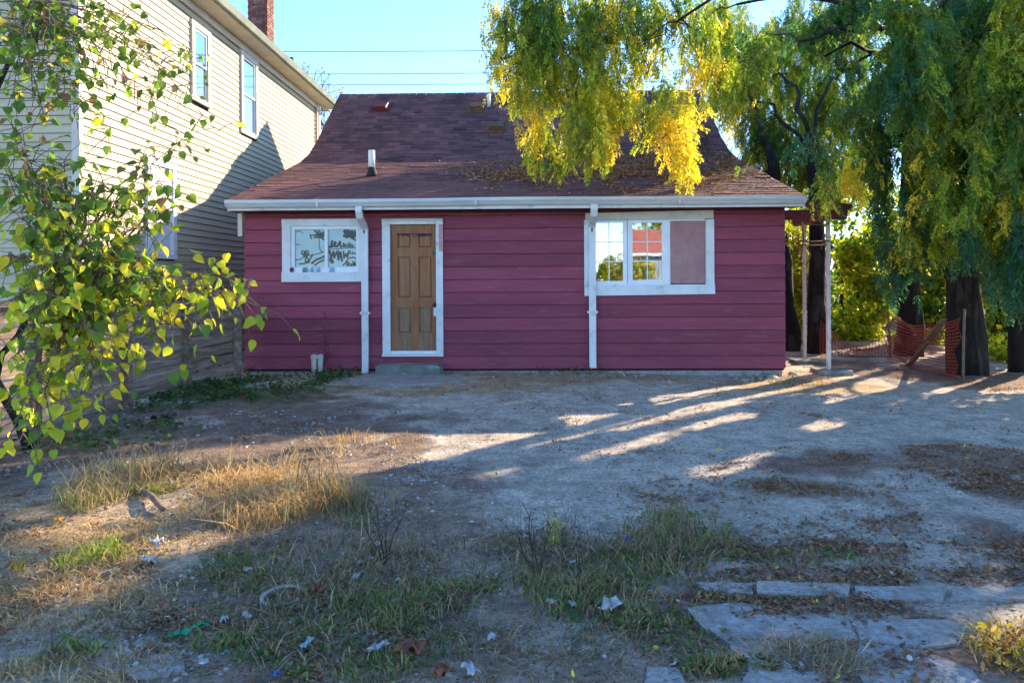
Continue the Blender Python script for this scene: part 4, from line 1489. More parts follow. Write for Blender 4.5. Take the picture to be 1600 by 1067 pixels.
locust('locust_tree', 'dark trunked tree with blue green hanging leaves behind the orange netting', tB, (7.6, 13.3, 6.5),
       [(4.6, 11.2, 6.0, 9), (5.6, 11.3, 5.8, 8), (5.8, 11.5, 4.6, 6), (6.2, 11.2, 3.7, 5), (6.4, 11.0, 4.6, 7), (5.0, 11.3, 5.0, 7)], clB, 0.23, dens=1.7)

clC = [
    cl(1530, 40, 70, 50, 10.6, 40, 'deep', 0.9), cl(1590, 120, 60, 60, 10.2, 36, 'deep', 0.9), cl(1490, 230, 40, 40, 10.6, 24, 'green', 0.8), cl(1520, 290, 50, 30, 10.4, 34, 'green', 0.8),
    cl(1560, 330, 60, 36, 10.2, 40, 'lime', 0.8), cl(1590, 300, 36, 40, 9.8, 22, 'gold', 0.7), cl(1500, 350, 40, 20, 10.6, 16, 'limegold', 0.6), cl(1600, 410, 30, 50, 9.6, 20, 'teal', 0.8),
    cl(1560, 220, 50, 50, 10.8, 26, 'green', 0.8), cl(1600, 30, 50, 40, 9.8, 20, 'limegold', 0.8), cl(1500, 130, 30, 50, 10.9, 12, 'deep', 0.8), cl(1600, 220, 40, 50, 9.8, 22, 'deep', 0.8),
    cl(1495, 300, 36, 30, 9.9, 26, 'lime', 0.8), cl(1530, 250, 40, 40, 9.9, 26, 'green', 0.8), cl(1470, 210, 36, 40, 10.2, 22, 'lime', 0.8), cl(1500, 375, 30, 18, 9.8, 10, 'teal', 0.6), cl(1540, 120, 50, 50, 9.9, 26, 'lime', 0.8), cl(1450, 100, 40, 50, 10.4, 20, 'lime', 0.8),
    cl(1700, 120, 90, 110, 9.6, 60, 'green', 0.9), cl(1720, 300, 80, 80, 9.4, 46, 'green', 0.9), cl(1460, 385, 20, 16, 11.4, 6, 'limegold', 0.4),
]
tC = np.array((8.5, 11.9, gz1(8.5, 11.9)))
locust('locust_tree', 'tree at the right edge of the picture with gold and dark green hanging leaves', tC, (8.3, 11.4, 6.5),
       [(6.9, 10.6, 4.6, 8), (7.3, 10.2, 4.2, 7), (7.8, 9.9, 5.6, 9), (6.6, 10.7, 5.6, 9), (9.4, 9.6, 5.0, 8), (9.0, 9.5, 4.0, 7)], clC, 0.16, dens=1.7)

# two bare lower trunks beside the porch posts, carrying high crowns
clD = [cl(1105, 50, 30, 60, 19, 26, 'lime', 1.1, 1.0), cl(1120, 120, 22, 40, 18.6, 16, 'limegold', 1.0, 0.8), cl(1150, 60, 45, 60, 18.5, 26, 'lime', 1.1, 1.0), cl(1150, 160, 30, 60, 18, 26, 'limegold', 1.1, 1.0), cl(1205, 110, 45, 70, 18.5, 40, 'lime', 1.1, 1.0), cl(1200, 220, 40, 50, 17.5, 34, 'green', 1.0, 0.8),
       cl(1265, 60, 45, 60, 18.5, 36, 'green', 1.1, 1.0), cl(1265, 170, 45, 60, 18, 40, 'lime', 1.1, 1.0), cl(1330, 60, 50, 60, 18, 30, 'green', 1.1, 1.0), cl(1325, 170, 45, 60, 18, 30, 'deep', 1.1, 1.0),
       cl(1270, 270, 45, 40, 17, 30, 'green', 0.9, 0.8), cl(1335, 270, 40, 50, 17, 24, 'lime', 0.9, 0.8), cl(1170, 265, 16, 24, 16.8, 10, 'limegold', 0.7, 0.5)]
locust('leaning_tree', 'slim dark trunk just behind the nearer white porch post', (6.35, 14.8, gz1(6.35, 14.8)), (6.5, 15.5, 4.6),
       [(5.8, 17.9, 6.0, 8), (6.6, 18, 6.6, 9), (8.2, 17.6, 6.6, 8), (7.2, 17.4, 5.0, 6)], clD[6:12], 0.2)
locust('leaning_tree', 'slim dark trunk between the two white porch posts', (6.0, 15.4, gz1(6.0, 15.4)), (5.9, 16.2, 4.4),
       [(6.1, 17.8, 5.6, 7), (5.9, 17.3, 4.6, 6), (5.7, 18.0, 6.4, 8)], clD[:6] + clD[12:], 0.19)


def leafy(name, label, base, h, clumps, lsize, pal, r0=0.07, group=None, tpl=OVAL, sunny=True, nstem=4, cat='tree', tmat='twig'):
    """bushy tree: clumps of (centre, half sizes, leaves)"""
    B = np.array(base, float)
    root = empty(name, base)
    tag(root, label, cat, group)
    for i in range(nstem):
        tm = MB()
        c = np.array(clumps[i % len(clumps)][0], float)
        path = curve(B + np.array((rng.normal() * 0.05, rng.normal() * 0.05, -0.05)), c, (rng.normal() * 0.15, rng.normal() * 0.15, 0.1), 6, 0.03)
        tm.tube([p - B for p in path], [r0 * (1 - 0.13 * k) for k in range(7)], 7, True, 0.1)
        tm.build('stem', M[tmat], root)
    P_, C_ = [], []
    for (c, hs, n) in clumps:
        q = rdir(n) * (rng.random((n, 1)) ** 0.45) * np.array(hs, float) + np.array(c, float)
        q = q + 0.12 * np.sin(q * 5.0 + rng.random(3) * 6)
        P_.append(q)
        C_.append(pick(pal, n))
    P_, C_ = np.concatenate(P_), np.concatenate(C_)
    if sunny:
        k = ~(lets_light(P_) & (rng.random(len(P_)) < 0.995))
        P_, C_ = P_[k], C_[k]
    k = P_[:, 2] > gz(P_[:, 0], P_[:, 1]) + 0.05
    P_, C_ = P_[k], C_[k]
    n = len(P_)
    dr = unit(rng.normal(size=(n, 3)) + np.array((0, -0.2, -0.5)))
    L_ = lsize * rng.uniform(0.65, 1.3, n)
    v, q, c = leaves(P_ - B, dr, unit(rng.normal(size=(n, 3)) + np.array((0, -0.4, 0.9))), L_, L_ * 0.6, C_, tpl)
    o = link('crown', quadmesh('crown', v, q, c), M['leaf'], root)
    o['kind'] = 'stuff'
    return root


YG = [(4, (0.4, 0.42, 0.03)), (3, LIME), (2, GOLD), (1.5, GREEN)]
GY = [(3, LIME), (3, GREEN), (1.5, (0.4, 0.42, 0.03)), (2, DEEP), (0.6, GOLD)]
DG = [(3, GREEN), (3, DEEP), (2, LIME)]


def bush(u, v, ru, rv, Y, n, dy=0.8):
    c = at(u, v, Y)
    return (c, (ru * Y / F, dy, rv * Y / F), n)


def leafy_at(name, label, u, Y, cl_, lsize, pal, **k):
    x = (u - 800) / F * Y
    return leafy(name, label, (x, Y, gz1(x, Y)), 2, cl_, lsize, pal, **k)


GR = 'bushes behind the yard at right'
leafy_at('shrub', 'bright yellow green shrub seen between cottage corner and far porch post', 1245, 17.5, [bush(1245, 430, 30, 60, 17.5, 2600), bush(1235, 520, 30, 40, 17.5, 1500), bush(1260, 480, 34, 50, 18, 1700), bush(1240, 360, 22, 26, 18, 500)], 0.13, YG, cat='shrub', group=GR)
leafy_at('shrub', 'sunlit yellow shrub right of the nearer porch post', 1345, 18, [bush(1345, 400, 40, 40, 18, 2500), bush(1360, 460, 40, 40, 18, 2000), bush(1330, 520, 40, 40, 18, 1700), bush(1365, 370, 22, 25, 18, 700)], 0.14, YG, cat='shrub', group=GR)
leafy_at('shrub', 'green shrub between the two dark trunks behind the orange netting', 1455, 17, [bush(1455, 470, 30, 50, 17, 2000), bush(1465, 410, 30, 40, 17, 1300), bush(1440, 530, 40, 30, 17, 1300), bush(1480, 360, 40, 30, 17, 900)], 0.14, GY, cat='shrub', group=GR)
leafy_at('shrub', 'leafy green shrub at the right edge beyond the wide dark trunk', 1570, 15, [bush(1570, 430, 40, 50, 15, 2200), bush(1590, 520, 36, 40, 15, 1700), bush(1550, 500, 24, 40, 15, 900), bush(1590, 380, 40, 40, 15, 1200)], 0.13, GY, cat='shrub', group=GR)
leafy_at('shrub', 'low pale shrub at the foot of the right edge hedge', 1590, 13.2, [bush(1590, 565, 30, 20, 13.2, 900, 0.5), bush(1570, 540, 14, 25, 13.2, 300, 0.4)], 0.10, YG, r0=0.03, cat='shrub', group=GR)
# wood further back
for i, (u, Y, lab) in enumerate(((1215, 27, 'tall hazy tree far behind the cottage right gable'), (1330, 26, 'broad far tree behind the porch shrubs'), (1450, 25, 'broad far tree behind the dark trunks'))):
    sc_ = Y / F
    cs_ = [bush(u, 440, 80, 90, Y, 1700, 1.6), bush(u - 40, 340, 50, 50, Y, 500, 1.4), bush(u + 30, 310, 60, 50, Y, 400, 1.4), bush(u, 520, 90, 50, Y, 1000, 1.4)]
    leafy_at('woodland_tree', lab, u, Y, cs_, 0.22, GY if i % 2 else YG, r0=0.12, group='trees of the wood behind the lot')

# shade trees along the right lot line, mostly outside the picture
SP, SC_ = [], []
n = 21000
gx_, gy_ = rng.uniform(-3.6, 8.5, n), rng.uniform(1.2, 9.4, n)
X_ = np.where(rng.random(n) < 0.5, rng.normal(9.6, 0.8, n), rng.normal(11.6, 1.0, n))
s = (X_ - gx_) / SV[0]
Pq = np.stack([gx_ + SV[0] * s, gy_ + SV[1] * s, SV[2] * s], 1)
ok = (Pq[:, 1] < 15.5) & (Pq[:, 0] > 7.8) & (Pq[:, 2] > 1.2) & (Pq[:, 0] / Pq[:, 1] > 0.60) & ~(lets_light(Pq) & (rng.random(n) < 0.998))
Pq = Pq[ok]
stand = [(9.9, 6.2, 'shade tree beyond the right picture edge nearest the camera'), (10.4, 9.6, 'shade tree beyond the right picture edge second from the camera'),
         (10.9, 13.2, 'tall leafy tree at the far right behind the hanging leaves'), (11.6, 17.0, 'tree at the far right at the back of the lot')]
own = np.argmin(np.stack([np.hypot(Pq[:, 0] - a, Pq[:, 1] - b) for a, b, _ in stand]), 0)
for i, (a, b, lab) in enumerate(stand):
    root = empty('shade_tree', (a, b, gz1(a, b)))
    tag(root, lab, 'tree', 'shade trees along the right lot line')
    B = np.array((a, b, gz1(a, b)))
    q = Pq[own == i]
    m = trunk_mesh(curve((0, 0, -0.1), (0.2, 0.1, 6.0), (0.1, 0, 0), 7, 0.03), 0.22, 0.08, 10)
    m.build('trunk', M['bark'], root)
    for k in range(9):
        lm = MB()
        if len(q):
            e = q[rng.integers(len(q))] - B
            if lets_light(np.array([e * 0.6 + B + (0, 0, 1.2)]))[0]:
                continue
            lm.tube(curve((0.1, 0.05, 2.2 + 0.4 * k), e, (0, 0, 0.3), 5, 0.05), [0.06, 0.05, 0.04, 0.03, 0.02, 0.01], 6)
            lm.build('limb', M['bark'], root)
    if len(q):
        nn = len(q)
        L_ = rng.uniform(0.12, 0.22, nn)
        v, qq, c = leaves(q - B, rdir(nn) + (0, 0, -0.4), rdir(nn), L_, L_ * 0.6, pick(PAL['green'], nn), OVAL)
        o = link('crown', quadmesh('crown', v, qq, c), M['leaf'], root)
        o['kind'] = 'stuff'

# bare tree behind the neighbour's house
bt = empty('bare_tree', (-7.6, 27, 0))
tag(bt, 'bare tree with thin reddish twigs behind the gutter of the cream house', 'tree')
tm, tw2 = MB(), MB()
tips = []


def grow(p, d, r, ln, dep):
    p = Vector(p)
    d = Vector(d).normalized()
    q = p + d * ln
    mid = (p + q) / 2 + Vector(rng.normal(size=3)) * ln * 0.05
    (tm if dep < 2 else tw2).tube([p, mid, q], [r, r * 0.85, r * 0.7], 6 if dep < 3 else 4, False)
    if dep >= 5:
        tips.append(q)
        return
    for _ in range(3 if dep < 4 else 2):
        nd_ = d + Vector(rng.normal(size=3)) * 0.42 + Vector((0, 0, 0.12))
        grow(q, nd_, r * 0.62, ln * rng.uniform(0.6, 0.82), dep + 1)


tm.tube([(0, 0, -0.2), (0.05, 0, 2.5), (0, 0, 5.0)], [0.3, 0.24, 0.18], 10)
for k in range(4):
    grow((0, 0, 4.2 + 0.25 * k), (math.cos(k * 1.7) * 0.75, math.sin(k * 1.7) * 0.6, 0.9), 0.1, 1.6, 0)
tm.build('trunk', M['paletwig'], bt)
tw2.build('twigs', M['paletwig'], bt)['kind'] = 'stuff'
tp = np.array([tuple(t) for t in tips])
tp = tp[rng.random(len(tp)) < 0.5]
v, q, c = leaves(tp, rdir(len(tp)), rdir(len(tp)), 0.11, 0.07, pick([(2, (0.45, 0.2, 0.13)), (1, AMBER)], len(tp)), OVAL)
link('remaining_leaves', quadmesh('remaining_leaves', v, q, c), M['litter'], bt)['kind'] = 'stuff'

# power lines with their poles
for i, (u, Y, lab) in enumerate(((1216, 31, 'wooden utility pole hidden among the yellowing leaves'), (250, 33, 'wooden utility pole behind the cream house'))):
    x = (u - 800) / F * Y
    up = empty('utility_pole', (x, Y, 0))
    tag(up, lab, 'pole', 'utility poles')
    MB().tube([(0, 0, -0.2), (0, 0, 6), (0, 0, 12.6)], [0.16, 0.14, 0.11], 12).build('shaft', M['pole'], up)
    MB().box(-0.9, 0.9, -0.13, -0.113, 11.8, 11.92).build('crossarm', M['pole'], up)
for v0, lab in ((76, 'uppermost of three power lines crossing the blue sky'), (111, 'middle of three power lines crossing the blue sky'), (128, 'lowest of three power lines crossing the blue sky')):
    pa = (np.array(((250 - 800) / F * 33, 33, CAMZ + (HOR - v0 - 1) / F * 33)))
    pb = (np.array(((1216 - 800) / F * 31, 31, CAMZ + (HOR - v0 + 2) / F * 31)))
    o = MB().tube(curve(pa, pb, (0, 0, -0.12), 14), 0.014, 5).build('power_line', M['wire'])
    tag(o, lab, 'cable', 'power lines')

# ------------------------------------------------------------------ the little tree with heart shaped leaves at the left
lt = np.array((-4.25, 6.3, gz1(-4.25, 6.3)))
lroot = empty('young_tree', lt)
tag(lroot, 'young tree with heart shaped green and yellow leaves at the left edge', 'tree')
tk = MB()
t0 = curve(lt - (0, 0, 0.1), (-3.9, 5.2, 2.5), (-0.25, 0, 0.1), 8, 0.02)
t1 = curve(t0[3], (-3.1, 4.6, 3.3), (-0.2, 0, 0.2), 7, 0.02)
t2 = curve(t0[2], (-2.6, 4.3, 1.35), (0, 0, 0.35), 7, 0.02)
for pth, r in ((t0, 0.045), (t1, 0.03), (t2, 0.028)):
    tk.tube([p - lt for p in pth], [r * (1 - 0.08 * k) for k in range(len(pth))], 8)
tk.build('trunk', M['bark'], lroot)
SS = np.concatenate([np.array(t0[2:]), np.array(t1[2:]), np.array(t2[2:])])
ENDS = [  # u, v, Y, leaves
    (435, 490, 4.6, 16), (400, 440, 4.6, 16), (345, 430, 4.5, 18), (360, 470, 4.6, 14), (310, 500, 4.4, 15), (315, 545, 4.5, 10), (270, 440, 4.3, 20), (255, 500, 4.4, 18), (215, 540, 4.2, 16),
    (150, 640, 4.0, 17), (165, 655, 4.1, 11), (95, 660, 3.9, 16), (50, 680, 3.9, 15), (30, 690, 4.1, 13), (130, 600, 4.0, 16), (60, 610, 3.9, 18), (20, 640, 3.9, 15), (5, 700, 3.8, 6),
    (20, 560, 3.8, 18), (80, 560, 4.0, 18), (140, 520, 4.0, 20), (180, 500, 4.1, 18), (60, 500, 3.9, 20), (110, 470, 4.0, 20), (15, 470, 3.8, 20), (200, 440, 4.2, 20), (160, 420, 4.2, 22), (230, 410, 4.4, 18),
    (100, 400, 4.1, 24), (50, 420, 4.0, 22), (15, 400, 4.0, 22), (140, 360, 4.2, 24), (190, 370, 4.4, 20), (230, 350, 4.6, 18), (270, 330, 4.7, 14), (80, 340, 4.2, 24), (30, 340, 4.1, 24), (120, 310, 4.4, 24),
    (60, 280, 4.2, 24), (10, 270, 4.2, 24), (160, 280, 4.5, 20), (100, 250, 4.4, 20), (35, 230, 4.3, 20), (200, 300, 4.6, 18), (250, 280, 4.7, 14), (240, 240, 4.8, 12), (280, 300, 4.8, 9),
    (325, 105, 4.8, 13), (300, 120, 4.8, 12), (255, 115, 4.7, 13), (280, 160, 4.9, 8), (340, 205, 4.9, 11), (300, 215, 4.8, 12), (260, 200, 4.7, 10), (220, 170, 4.6, 9), (190, 30, 4.5, 5), (145, 60, 4.4, 9),
    (130, 110, 4.4, 14), (160, 130, 4.5, 13), (90, 150, 4.3, 14), (50, 120, 4.2, 15), (20, 150, 4.2, 16), (40, 60, 4.2, 12), (15, 30, 4.2, 10), (80, 40, 4.3, 9), (70, 180, 4.3, 16), (120, 190, 4.4, 16), (170, 210, 4.6, 13), (20, 200, 4.2, 16),
]
LP, LD, LC_, LS = [], [], [], []
br = MB()
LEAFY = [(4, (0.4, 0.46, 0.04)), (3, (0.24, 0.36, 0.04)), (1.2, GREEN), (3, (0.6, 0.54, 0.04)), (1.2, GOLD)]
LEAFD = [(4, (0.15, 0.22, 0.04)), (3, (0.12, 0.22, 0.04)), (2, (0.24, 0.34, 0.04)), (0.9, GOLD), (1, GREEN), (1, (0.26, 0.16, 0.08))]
for (u, v, Y, n) in ENDS:
    e = at(u, v, Y)
    k = np.argmin(np.sum((SS - e) ** 2, 1) + rng.random(len(SS)) * 0.3)
    a = SS[k]
    dist = np.linalg.norm(e - a)
    c = np.array(curve(a, e, (0, 0, 0.1 * dist + 0.03), 7, 0.015))
    br.tube([p - lt for p in c], [(0.010 - 0.0011 * i) * (1 if v > 235 else 0.55) for i in range(8)], 5, False)
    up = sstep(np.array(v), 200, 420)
    n = int(n * (1.8 if v > 235 else 2.2))
    for j in range(n):
        t = 1 - 0.75 * (j / n) ** 1.2
        i0 = min(int(t * 7), 6)
        p = c[i0] + (c[i0 + 1] - c[i0]) * (t * 7 - i0)
        off = rng.normal(size=3) * 0.085 + np.array((0, 0, -0.02))
        q = p + off
        br.tube([p - lt, (p + q) / 2 - lt + (0, 0, 0.01), q - lt], [0.0035, 0.0028, 0.002], 3, False)
        LP.append(q)
        LD.append(unit(off * 4 + rng.normal(size=3) * 0.35 + np.array((0.1, -0.1, -0.75))))
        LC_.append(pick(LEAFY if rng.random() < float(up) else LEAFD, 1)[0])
        LS.append(rng.uniform(0.04, 0.09) * (1.0 if v > 235 else 0.86))
br.build('branches', M['paletwig'], lroot)['kind'] = 'stuff'
LP, LD, LC_, LS = map(np.array, (LP, LD, LC_, LS))
nl = len(LP)
LN = unit(rng.normal(size=(nl, 3)) + np.array((0.35, -0.5, 0.6)))
order = np.argsort(-LS / LP[:, 1])
big, small = order[:300], order[300:]
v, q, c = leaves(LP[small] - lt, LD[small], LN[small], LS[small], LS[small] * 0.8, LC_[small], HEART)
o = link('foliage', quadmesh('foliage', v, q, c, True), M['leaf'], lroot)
o['kind'] = 'stuff'
lvars = []
for i, cc in enumerate([(0.4, 0.46, 0.04), (0.24, 0.36, 0.04), (0.11, 0.21, 0.04), (0.6, 0.54, 0.04), (0.78, 0.58, 0.04), (0.15, 0.22, 0.04), (0.3, 0.4, 0.05), (0.26, 0.16, 0.08)]):
    bent = HEART[0].copy()
    bent[:, 2] += -0.7 * bent[:, 0] ** 2 * rng.uniform(-0.2, 1) + 0.05 * rng.normal(size=len(bent))
    bent[:, 1] *= rng.uniform(0.75, 1.1)
    vv, qq, c3 = leaves(np.zeros((1, 3)), np.array([(1.0, 0, 0)]), np.array([(0, 0, 1.0)]), 1.0, rng.uniform(0.72, 0.88), np.array([cc]), (bent, HEART[1]))
    me = quadmesh('leaf', vv, qq, c3, True)
    me.materials.append(M['leaf'])
    lvars.append((np.array(cc), me))
for i in big:
    k = int(np.argmin([np.sum((LC_[i] - a) ** 2) + rng.random() * 0.004 for a, _ in lvars]))
    dx = Vector(LD[i]).normalized()
    nz_ = Vector(LN[i])
    sy_ = nz_.cross(dx).normalized()
    nz_ = dx.cross(sy_)
    o = link('leaf', lvars[k][1], None, lroot)
    o.matrix_local = Matrix.Translation(Vector(LP[i] - lt)) @ Matrix((dx, sy_, nz_)).transposed().to_4x4() @ Matrix.Scale(float(LS[i]), 4)

# ------------------------------------------------------------------ grass, weeds, leaf litter
def blades(P, h, w, lean, col, curl=0.5):
    """bent blades: P base, lean horizontal vectors (n,2)"""
    n = len(P)
    a = rng.uniform(0, 2 * np.pi, n)
    sd = np.stack([np.cos(a), np.sin(a), np.zeros(n)], 1) * (w / 2)[:, None]
    ln3 = np.concatenate([lean, np.zeros((n, 1))], 1)
    up = np.array((0, 0, 1.0))
    m1 = P + up * (h * 0.45)[:, None] + ln3 * (h * 0.2)[:, None]
    m2 = P + up * (h * 0.8)[:, None] + ln3 * (h * 0.55)[:, None]
    tp_ = P + up * (h * (1 - 0.5 * curl * np.linalg.norm(lean, axis=1)))[:, None] + ln3 * h[:, None]
    V = np.stack([P - sd, P + sd, m1 - sd * 0.9, m1 + sd * 0.9, m2 - sd * 0.6, m2 + sd * 0.6, tp_ - sd * 0.12, tp_ + sd * 0.12], 1)
    Q = np.array([(0, 1, 3, 2), (2, 3, 5, 4), (4, 5, 7, 6)])
    return V.reshape(-1, 3), ((np.arange(n) * 8)[:, None, None] + Q[None]).reshape(-1, 4), np.repeat(col, 8, axis=0)


def spread(u, v, ru, rv, n, edge=0.6):
    """points in a ragged patch round the ground seen at (u, v)"""
    c = G(u, v)
    a, b = G(u, v - rv)[1], G(u, v + rv)[1]
    r = rng.random(n) ** edge * 1.35
    t = rng.uniform(0, 2 * np.pi, n)
    x = c[0] + r * np.cos(t) * ru / F * c[1]
    y = c[1] + r * np.sin(t) * (a - b) / 2
    x = x + 0.9 * ru / F * c[1] * (fbm(x * 1.7 + 31, y * 1.7, 3) - 0.5)
    y = y + 0.9 * (a - b) * (fbm(x * 1.7, y * 1.7 + 57, 3) - 0.5)
    k = 0.5 * fbm(x * 4 + 3, y * 4, 3) + 0.5 * fbm(x * 1.1 + 40, y * 1.5, 3) - 0.16 * np.clip(r - 0.7, 0, 1) > rng.uniform(0.3, 0.56, n)
    x, y = x[k], y[k]
    return np.stack([x, y, gz(x, y) - 0.004], 1)


DRY = [(5, STRAW), (3, STRAW2), (1.5, (0.66, 0.5, 0.27)), (0.7, BROWN)]
GRS = [(3, (0.12, 0.2, 0.05)), (2, (0.17, 0.25, 0.06)), (2, (0.3, 0.3, 0.11)), (2.2, STRAW2), (1, BROWN)]
MIX = [(3, STRAW2), (2, (0.26, 0.23, 0.12)), (1.5, (0.13, 0.17, 0.06)), (2, BROWN)]
LIM = [(3, (0.3, 0.36, 0.04)), (2, (0.2, 0.3, 0.04)), (1, STRAW)]


def grass(name, label, zones, cat='grass'):
    parts = []
    for (u, v, ru, rv, n, h, w, pal, droop) in zones:
        P = spread(u, v, ru, rv, n)
        k = len(P)
        if not k:
            continue
        hh = h * (0.3 + 0.95 * rng.random(k) ** 1.6)
        ln = rng.normal(size=(k, 2)) * droop
        parts.append(blades(P, hh, w * rng.uniform(0.7, 1.3, k), ln, pick(pal, k)))
    v, q, c = joinq(parts)
    o = link(name, quadmesh(name, v, q, c), M['grass'])
    tag(o, label, cat)
    o['kind'] = 'stuff'
    return o


grass('dry_grass', 'tall dry straw coloured grass in the sunlit patch at left', [
    (300, 745, 110, 22, 1700, 0.13, 0.007, DRY, 1.3), (410, 750, 90, 24, 1800, 0.14, 0.007, DRY, 1.3), (470, 730, 50, 22, 600, 0.2, 0.006, DRY, 0.9), (330, 740, 120, 20, 300, 0.24, 0.005, DRY, 0.6), (215, 750, 70, 16, 700, 0.22, 0.006, DRY, 0.5),
    (390, 800, 80, 18, 1700, 0.16, 0.006, DRY, 0.9), (150, 780, 40, 12, 400, 0.12, 0.006, DRY + LIM, 0.6), (500, 790, 50, 30, 700, 0.24, 0.005, MIX, 0.5), (590, 690, 60, 8, 300, 0.1, 0.006, DRY, 0.6),
    (100, 850, 140, 40, 1500, 0.045, 0.006, DRY, 1.2), (60, 930, 110, 40, 1500, 0.045, 0.006, DRY, 1.2), (260, 840, 120, 20, 900, 0.05, 0.006, DRY, 1.2), (200, 910, 90, 26, 900, 0.06, 0.006, DRY, 1.0),
    (40, 1050, 160, 30, 3000, 0.05, 0.005, DRY, 1.0)])
grass('green_grass', 'patchy green grass and low weeds in the shaded foreground', [
    (610, 960, 60, 25, 453, 0.088, 0.006, GRS, 0.6), (660, 935, 70, 20, 412, 0.072, 0.006, GRS, 0.6), (860, 940, 60, 26, 453, 0.096, 0.006, GRS, 0.6), (760, 920, 70, 14, 330, 0.072, 0.005, GRS, 0.6),
    (1000, 900, 60, 26, 495, 0.080, 0.006, GRS, 0.6), (1050, 830, 70, 22, 701, 0.112, 0.006, GRS + MIX, 0.55), (980, 950, 80, 24, 577, 0.080, 0.006, GRS + MIX, 0.6), (400, 890, 60, 18, 288, 0.072, 0.005, GRS + MIX, 0.6),
    (355, 880, 40, 14, 165, 0.072, 0.005, GRS, 0.6), (350, 1010, 40, 10, 107, 0.072, 0.008, GRS, 0.8), (130, 1020, 45, 14, 173, 0.096, 0.009, GRS, 0.8), (600, 1050, 60, 18, 206, 0.064, 0.006, GRS, 0.7), (1110, 1040, 50, 22, 288, 0.064, 0.006, GRS, 0.7),
    (1250, 760, 70, 9, 206, 0.040, 0.006, GRS, 0.8), (1220, 870, 90, 14, 288, 0.048, 0.006, GRS + MIX, 0.8), (1420, 890, 160, 10, 371, 0.040, 0.006, MIX, 0.8), (1340, 880, 60, 8, 102, 0.048, 0.007, GRS, 0.7),
    (150, 870, 40, 18, 275, 0.112, 0.008, LIM, 0.7), (170, 740, 40, 14, 143, 0.096, 0.008, LIM, 0.7), (250, 770, 20, 8, 66, 0.080, 0.012, LIM, 0.7), (560, 820, 30, 12, 123, 0.064, 0.006, GRS, 0.6), (900, 582, 60, 5, 206, 0.048, 0.01, GRS, 0.7),
    (760, 583, 60, 4, 123, 0.040, 0.01, GRS, 0.7), (480, 1000, 60, 20, 165, 0.064, 0.006, GRS + MIX, 0.7), (1150, 940, 60, 14, 206, 0.048, 0.006, GRS + MIX, 0.7)])
THATCH = [(3, (0.46, 0.34, 0.2)), (2, (0.3, 0.22, 0.12)), (0.8, (0.22, 0.22, 0.1)), (0.6, (0.14, 0.18, 0.07)), (2, BROWN), (0.7, (0.09, 0.06, 0.045))]
grass('weed_stubble', 'matted brown and olive dead stalks over the shaded foreground', [
    (560, 860, 160, 50, 3400, 0.035, 0.006, THATCH, 1.8), (700, 900, 200, 40, 3400, 0.035, 0.006, THATCH, 1.8), (900, 870, 120, 40, 2400, 0.05, 0.006, THATCH, 1.5), (600, 1000, 300, 60, 6500, 0.03, 0.005, THATCH, 1.8),
    (900, 1010, 200, 50, 4200, 0.03, 0.005, THATCH, 1.8), (380, 950, 200, 50, 4200, 0.03, 0.005, THATCH, 1.8), (870, 840, 60, 26, 70, 0.22, 0.004, [(1, (0.14, 0.1, 0.08))], 0.35), (540, 800, 60, 40, 500, 0.16, 0.005, THATCH, 0.6),
    (560, 870, 130, 40, 700, 0.11, 0.005, THATCH, 0.7), (760, 930, 220, 40, 1200, 0.09, 0.005, THATCH, 0.8), (650, 1000, 300, 50, 900, 0.07, 0.006, THATCH, 0.9),
    (1240, 1010, 70, 14, 1500, 0.06, 0.005, [(1, (0.42, 0.36, 0.26)), (1, STRAW2)], 1.3), (1310, 1040, 40, 14, 700, 0.05, 0.005, [(1, (0.42, 0.36, 0.26)), (1, STRAW2)], 1.3),
    (1050, 860, 90, 40, 1300, 0.1, 0.005, THATCH, 0.9), (1560, 1010, 60, 40, 900, 0.08, 0.006, [(1, (0.6, 0.48, 0.12)), (1, STRAW)], 1.0), (1240, 590, 60, 8, 700, 0.07, 0.008, DRY, 1.2), (700, 600, 140, 6, 1200, 0.03, 0.008, DRY, 1.6),
    (470, 600, 60, 8, 400, 0.05, 0.006, MIX, 0.9), (1250, 920, 260, 14, 1800, 0.03, 0.005, THATCH, 1.8), (1180, 800, 120, 30, 500, 0.03, 0.005, THATCH, 1.8), (250, 840, 200, 60, 2600, 0.03, 0.006, DRY, 1.8), (90, 890, 150, 70, 2200, 0.03, 0.006, DRY, 1.8)], 'weeds')
parts = []
for (u, v, ru, rv, n) in ((640, 950, 130, 36, 159), (880, 930, 110, 40, 159), (1010, 880, 90, 40, 144), (1060, 830, 70, 22, 98), (370, 890, 90, 24, 76), (980, 970, 100, 30, 114), (560, 1030, 200, 30, 98), (1130, 1040, 60, 20, 45), (180, 870, 70, 26, 60), (1230, 870, 130, 16, 60), (260, 765, 60, 14, 34), (500, 980, 150, 40, 76)):
    P = spread(u, v, ru, rv, n)
    k = len(P)
    a_ = rng.uniform(0, 6.3, k)
    for j in range(5):
        t = a_ + j * 1.26 + rng.normal(0, 0.3, k)
        dv_ = np.stack([np.cos(t), np.sin(t), rng.uniform(0.2, 0.9, k)], 1)
        L_ = rng.uniform(0.015, 0.042, k)
        parts.append(leaves(P + (0, 0, 0.012), dv_, np.array((0, 0, 1.0)) + rng.normal(size=(k, 3)) * 0.3, L_, L_ * rng.uniform(0.35, 0.6, k), pick([(3, (0.1, 0.17, 0.06)), (3, (0.16, 0.22, 0.08)), (1.5, (0.28, 0.3, 0.1)), (2, STRAW2)], k), OVAL))
v, q, c = joinq(parts)
o = link('low_weeds', quadmesh('low_weeds', v, q, c), M['leaf'])
tag(o, 'small broad leaved green weeds among the foreground grass', 'weeds')
o['kind'] = 'stuff'

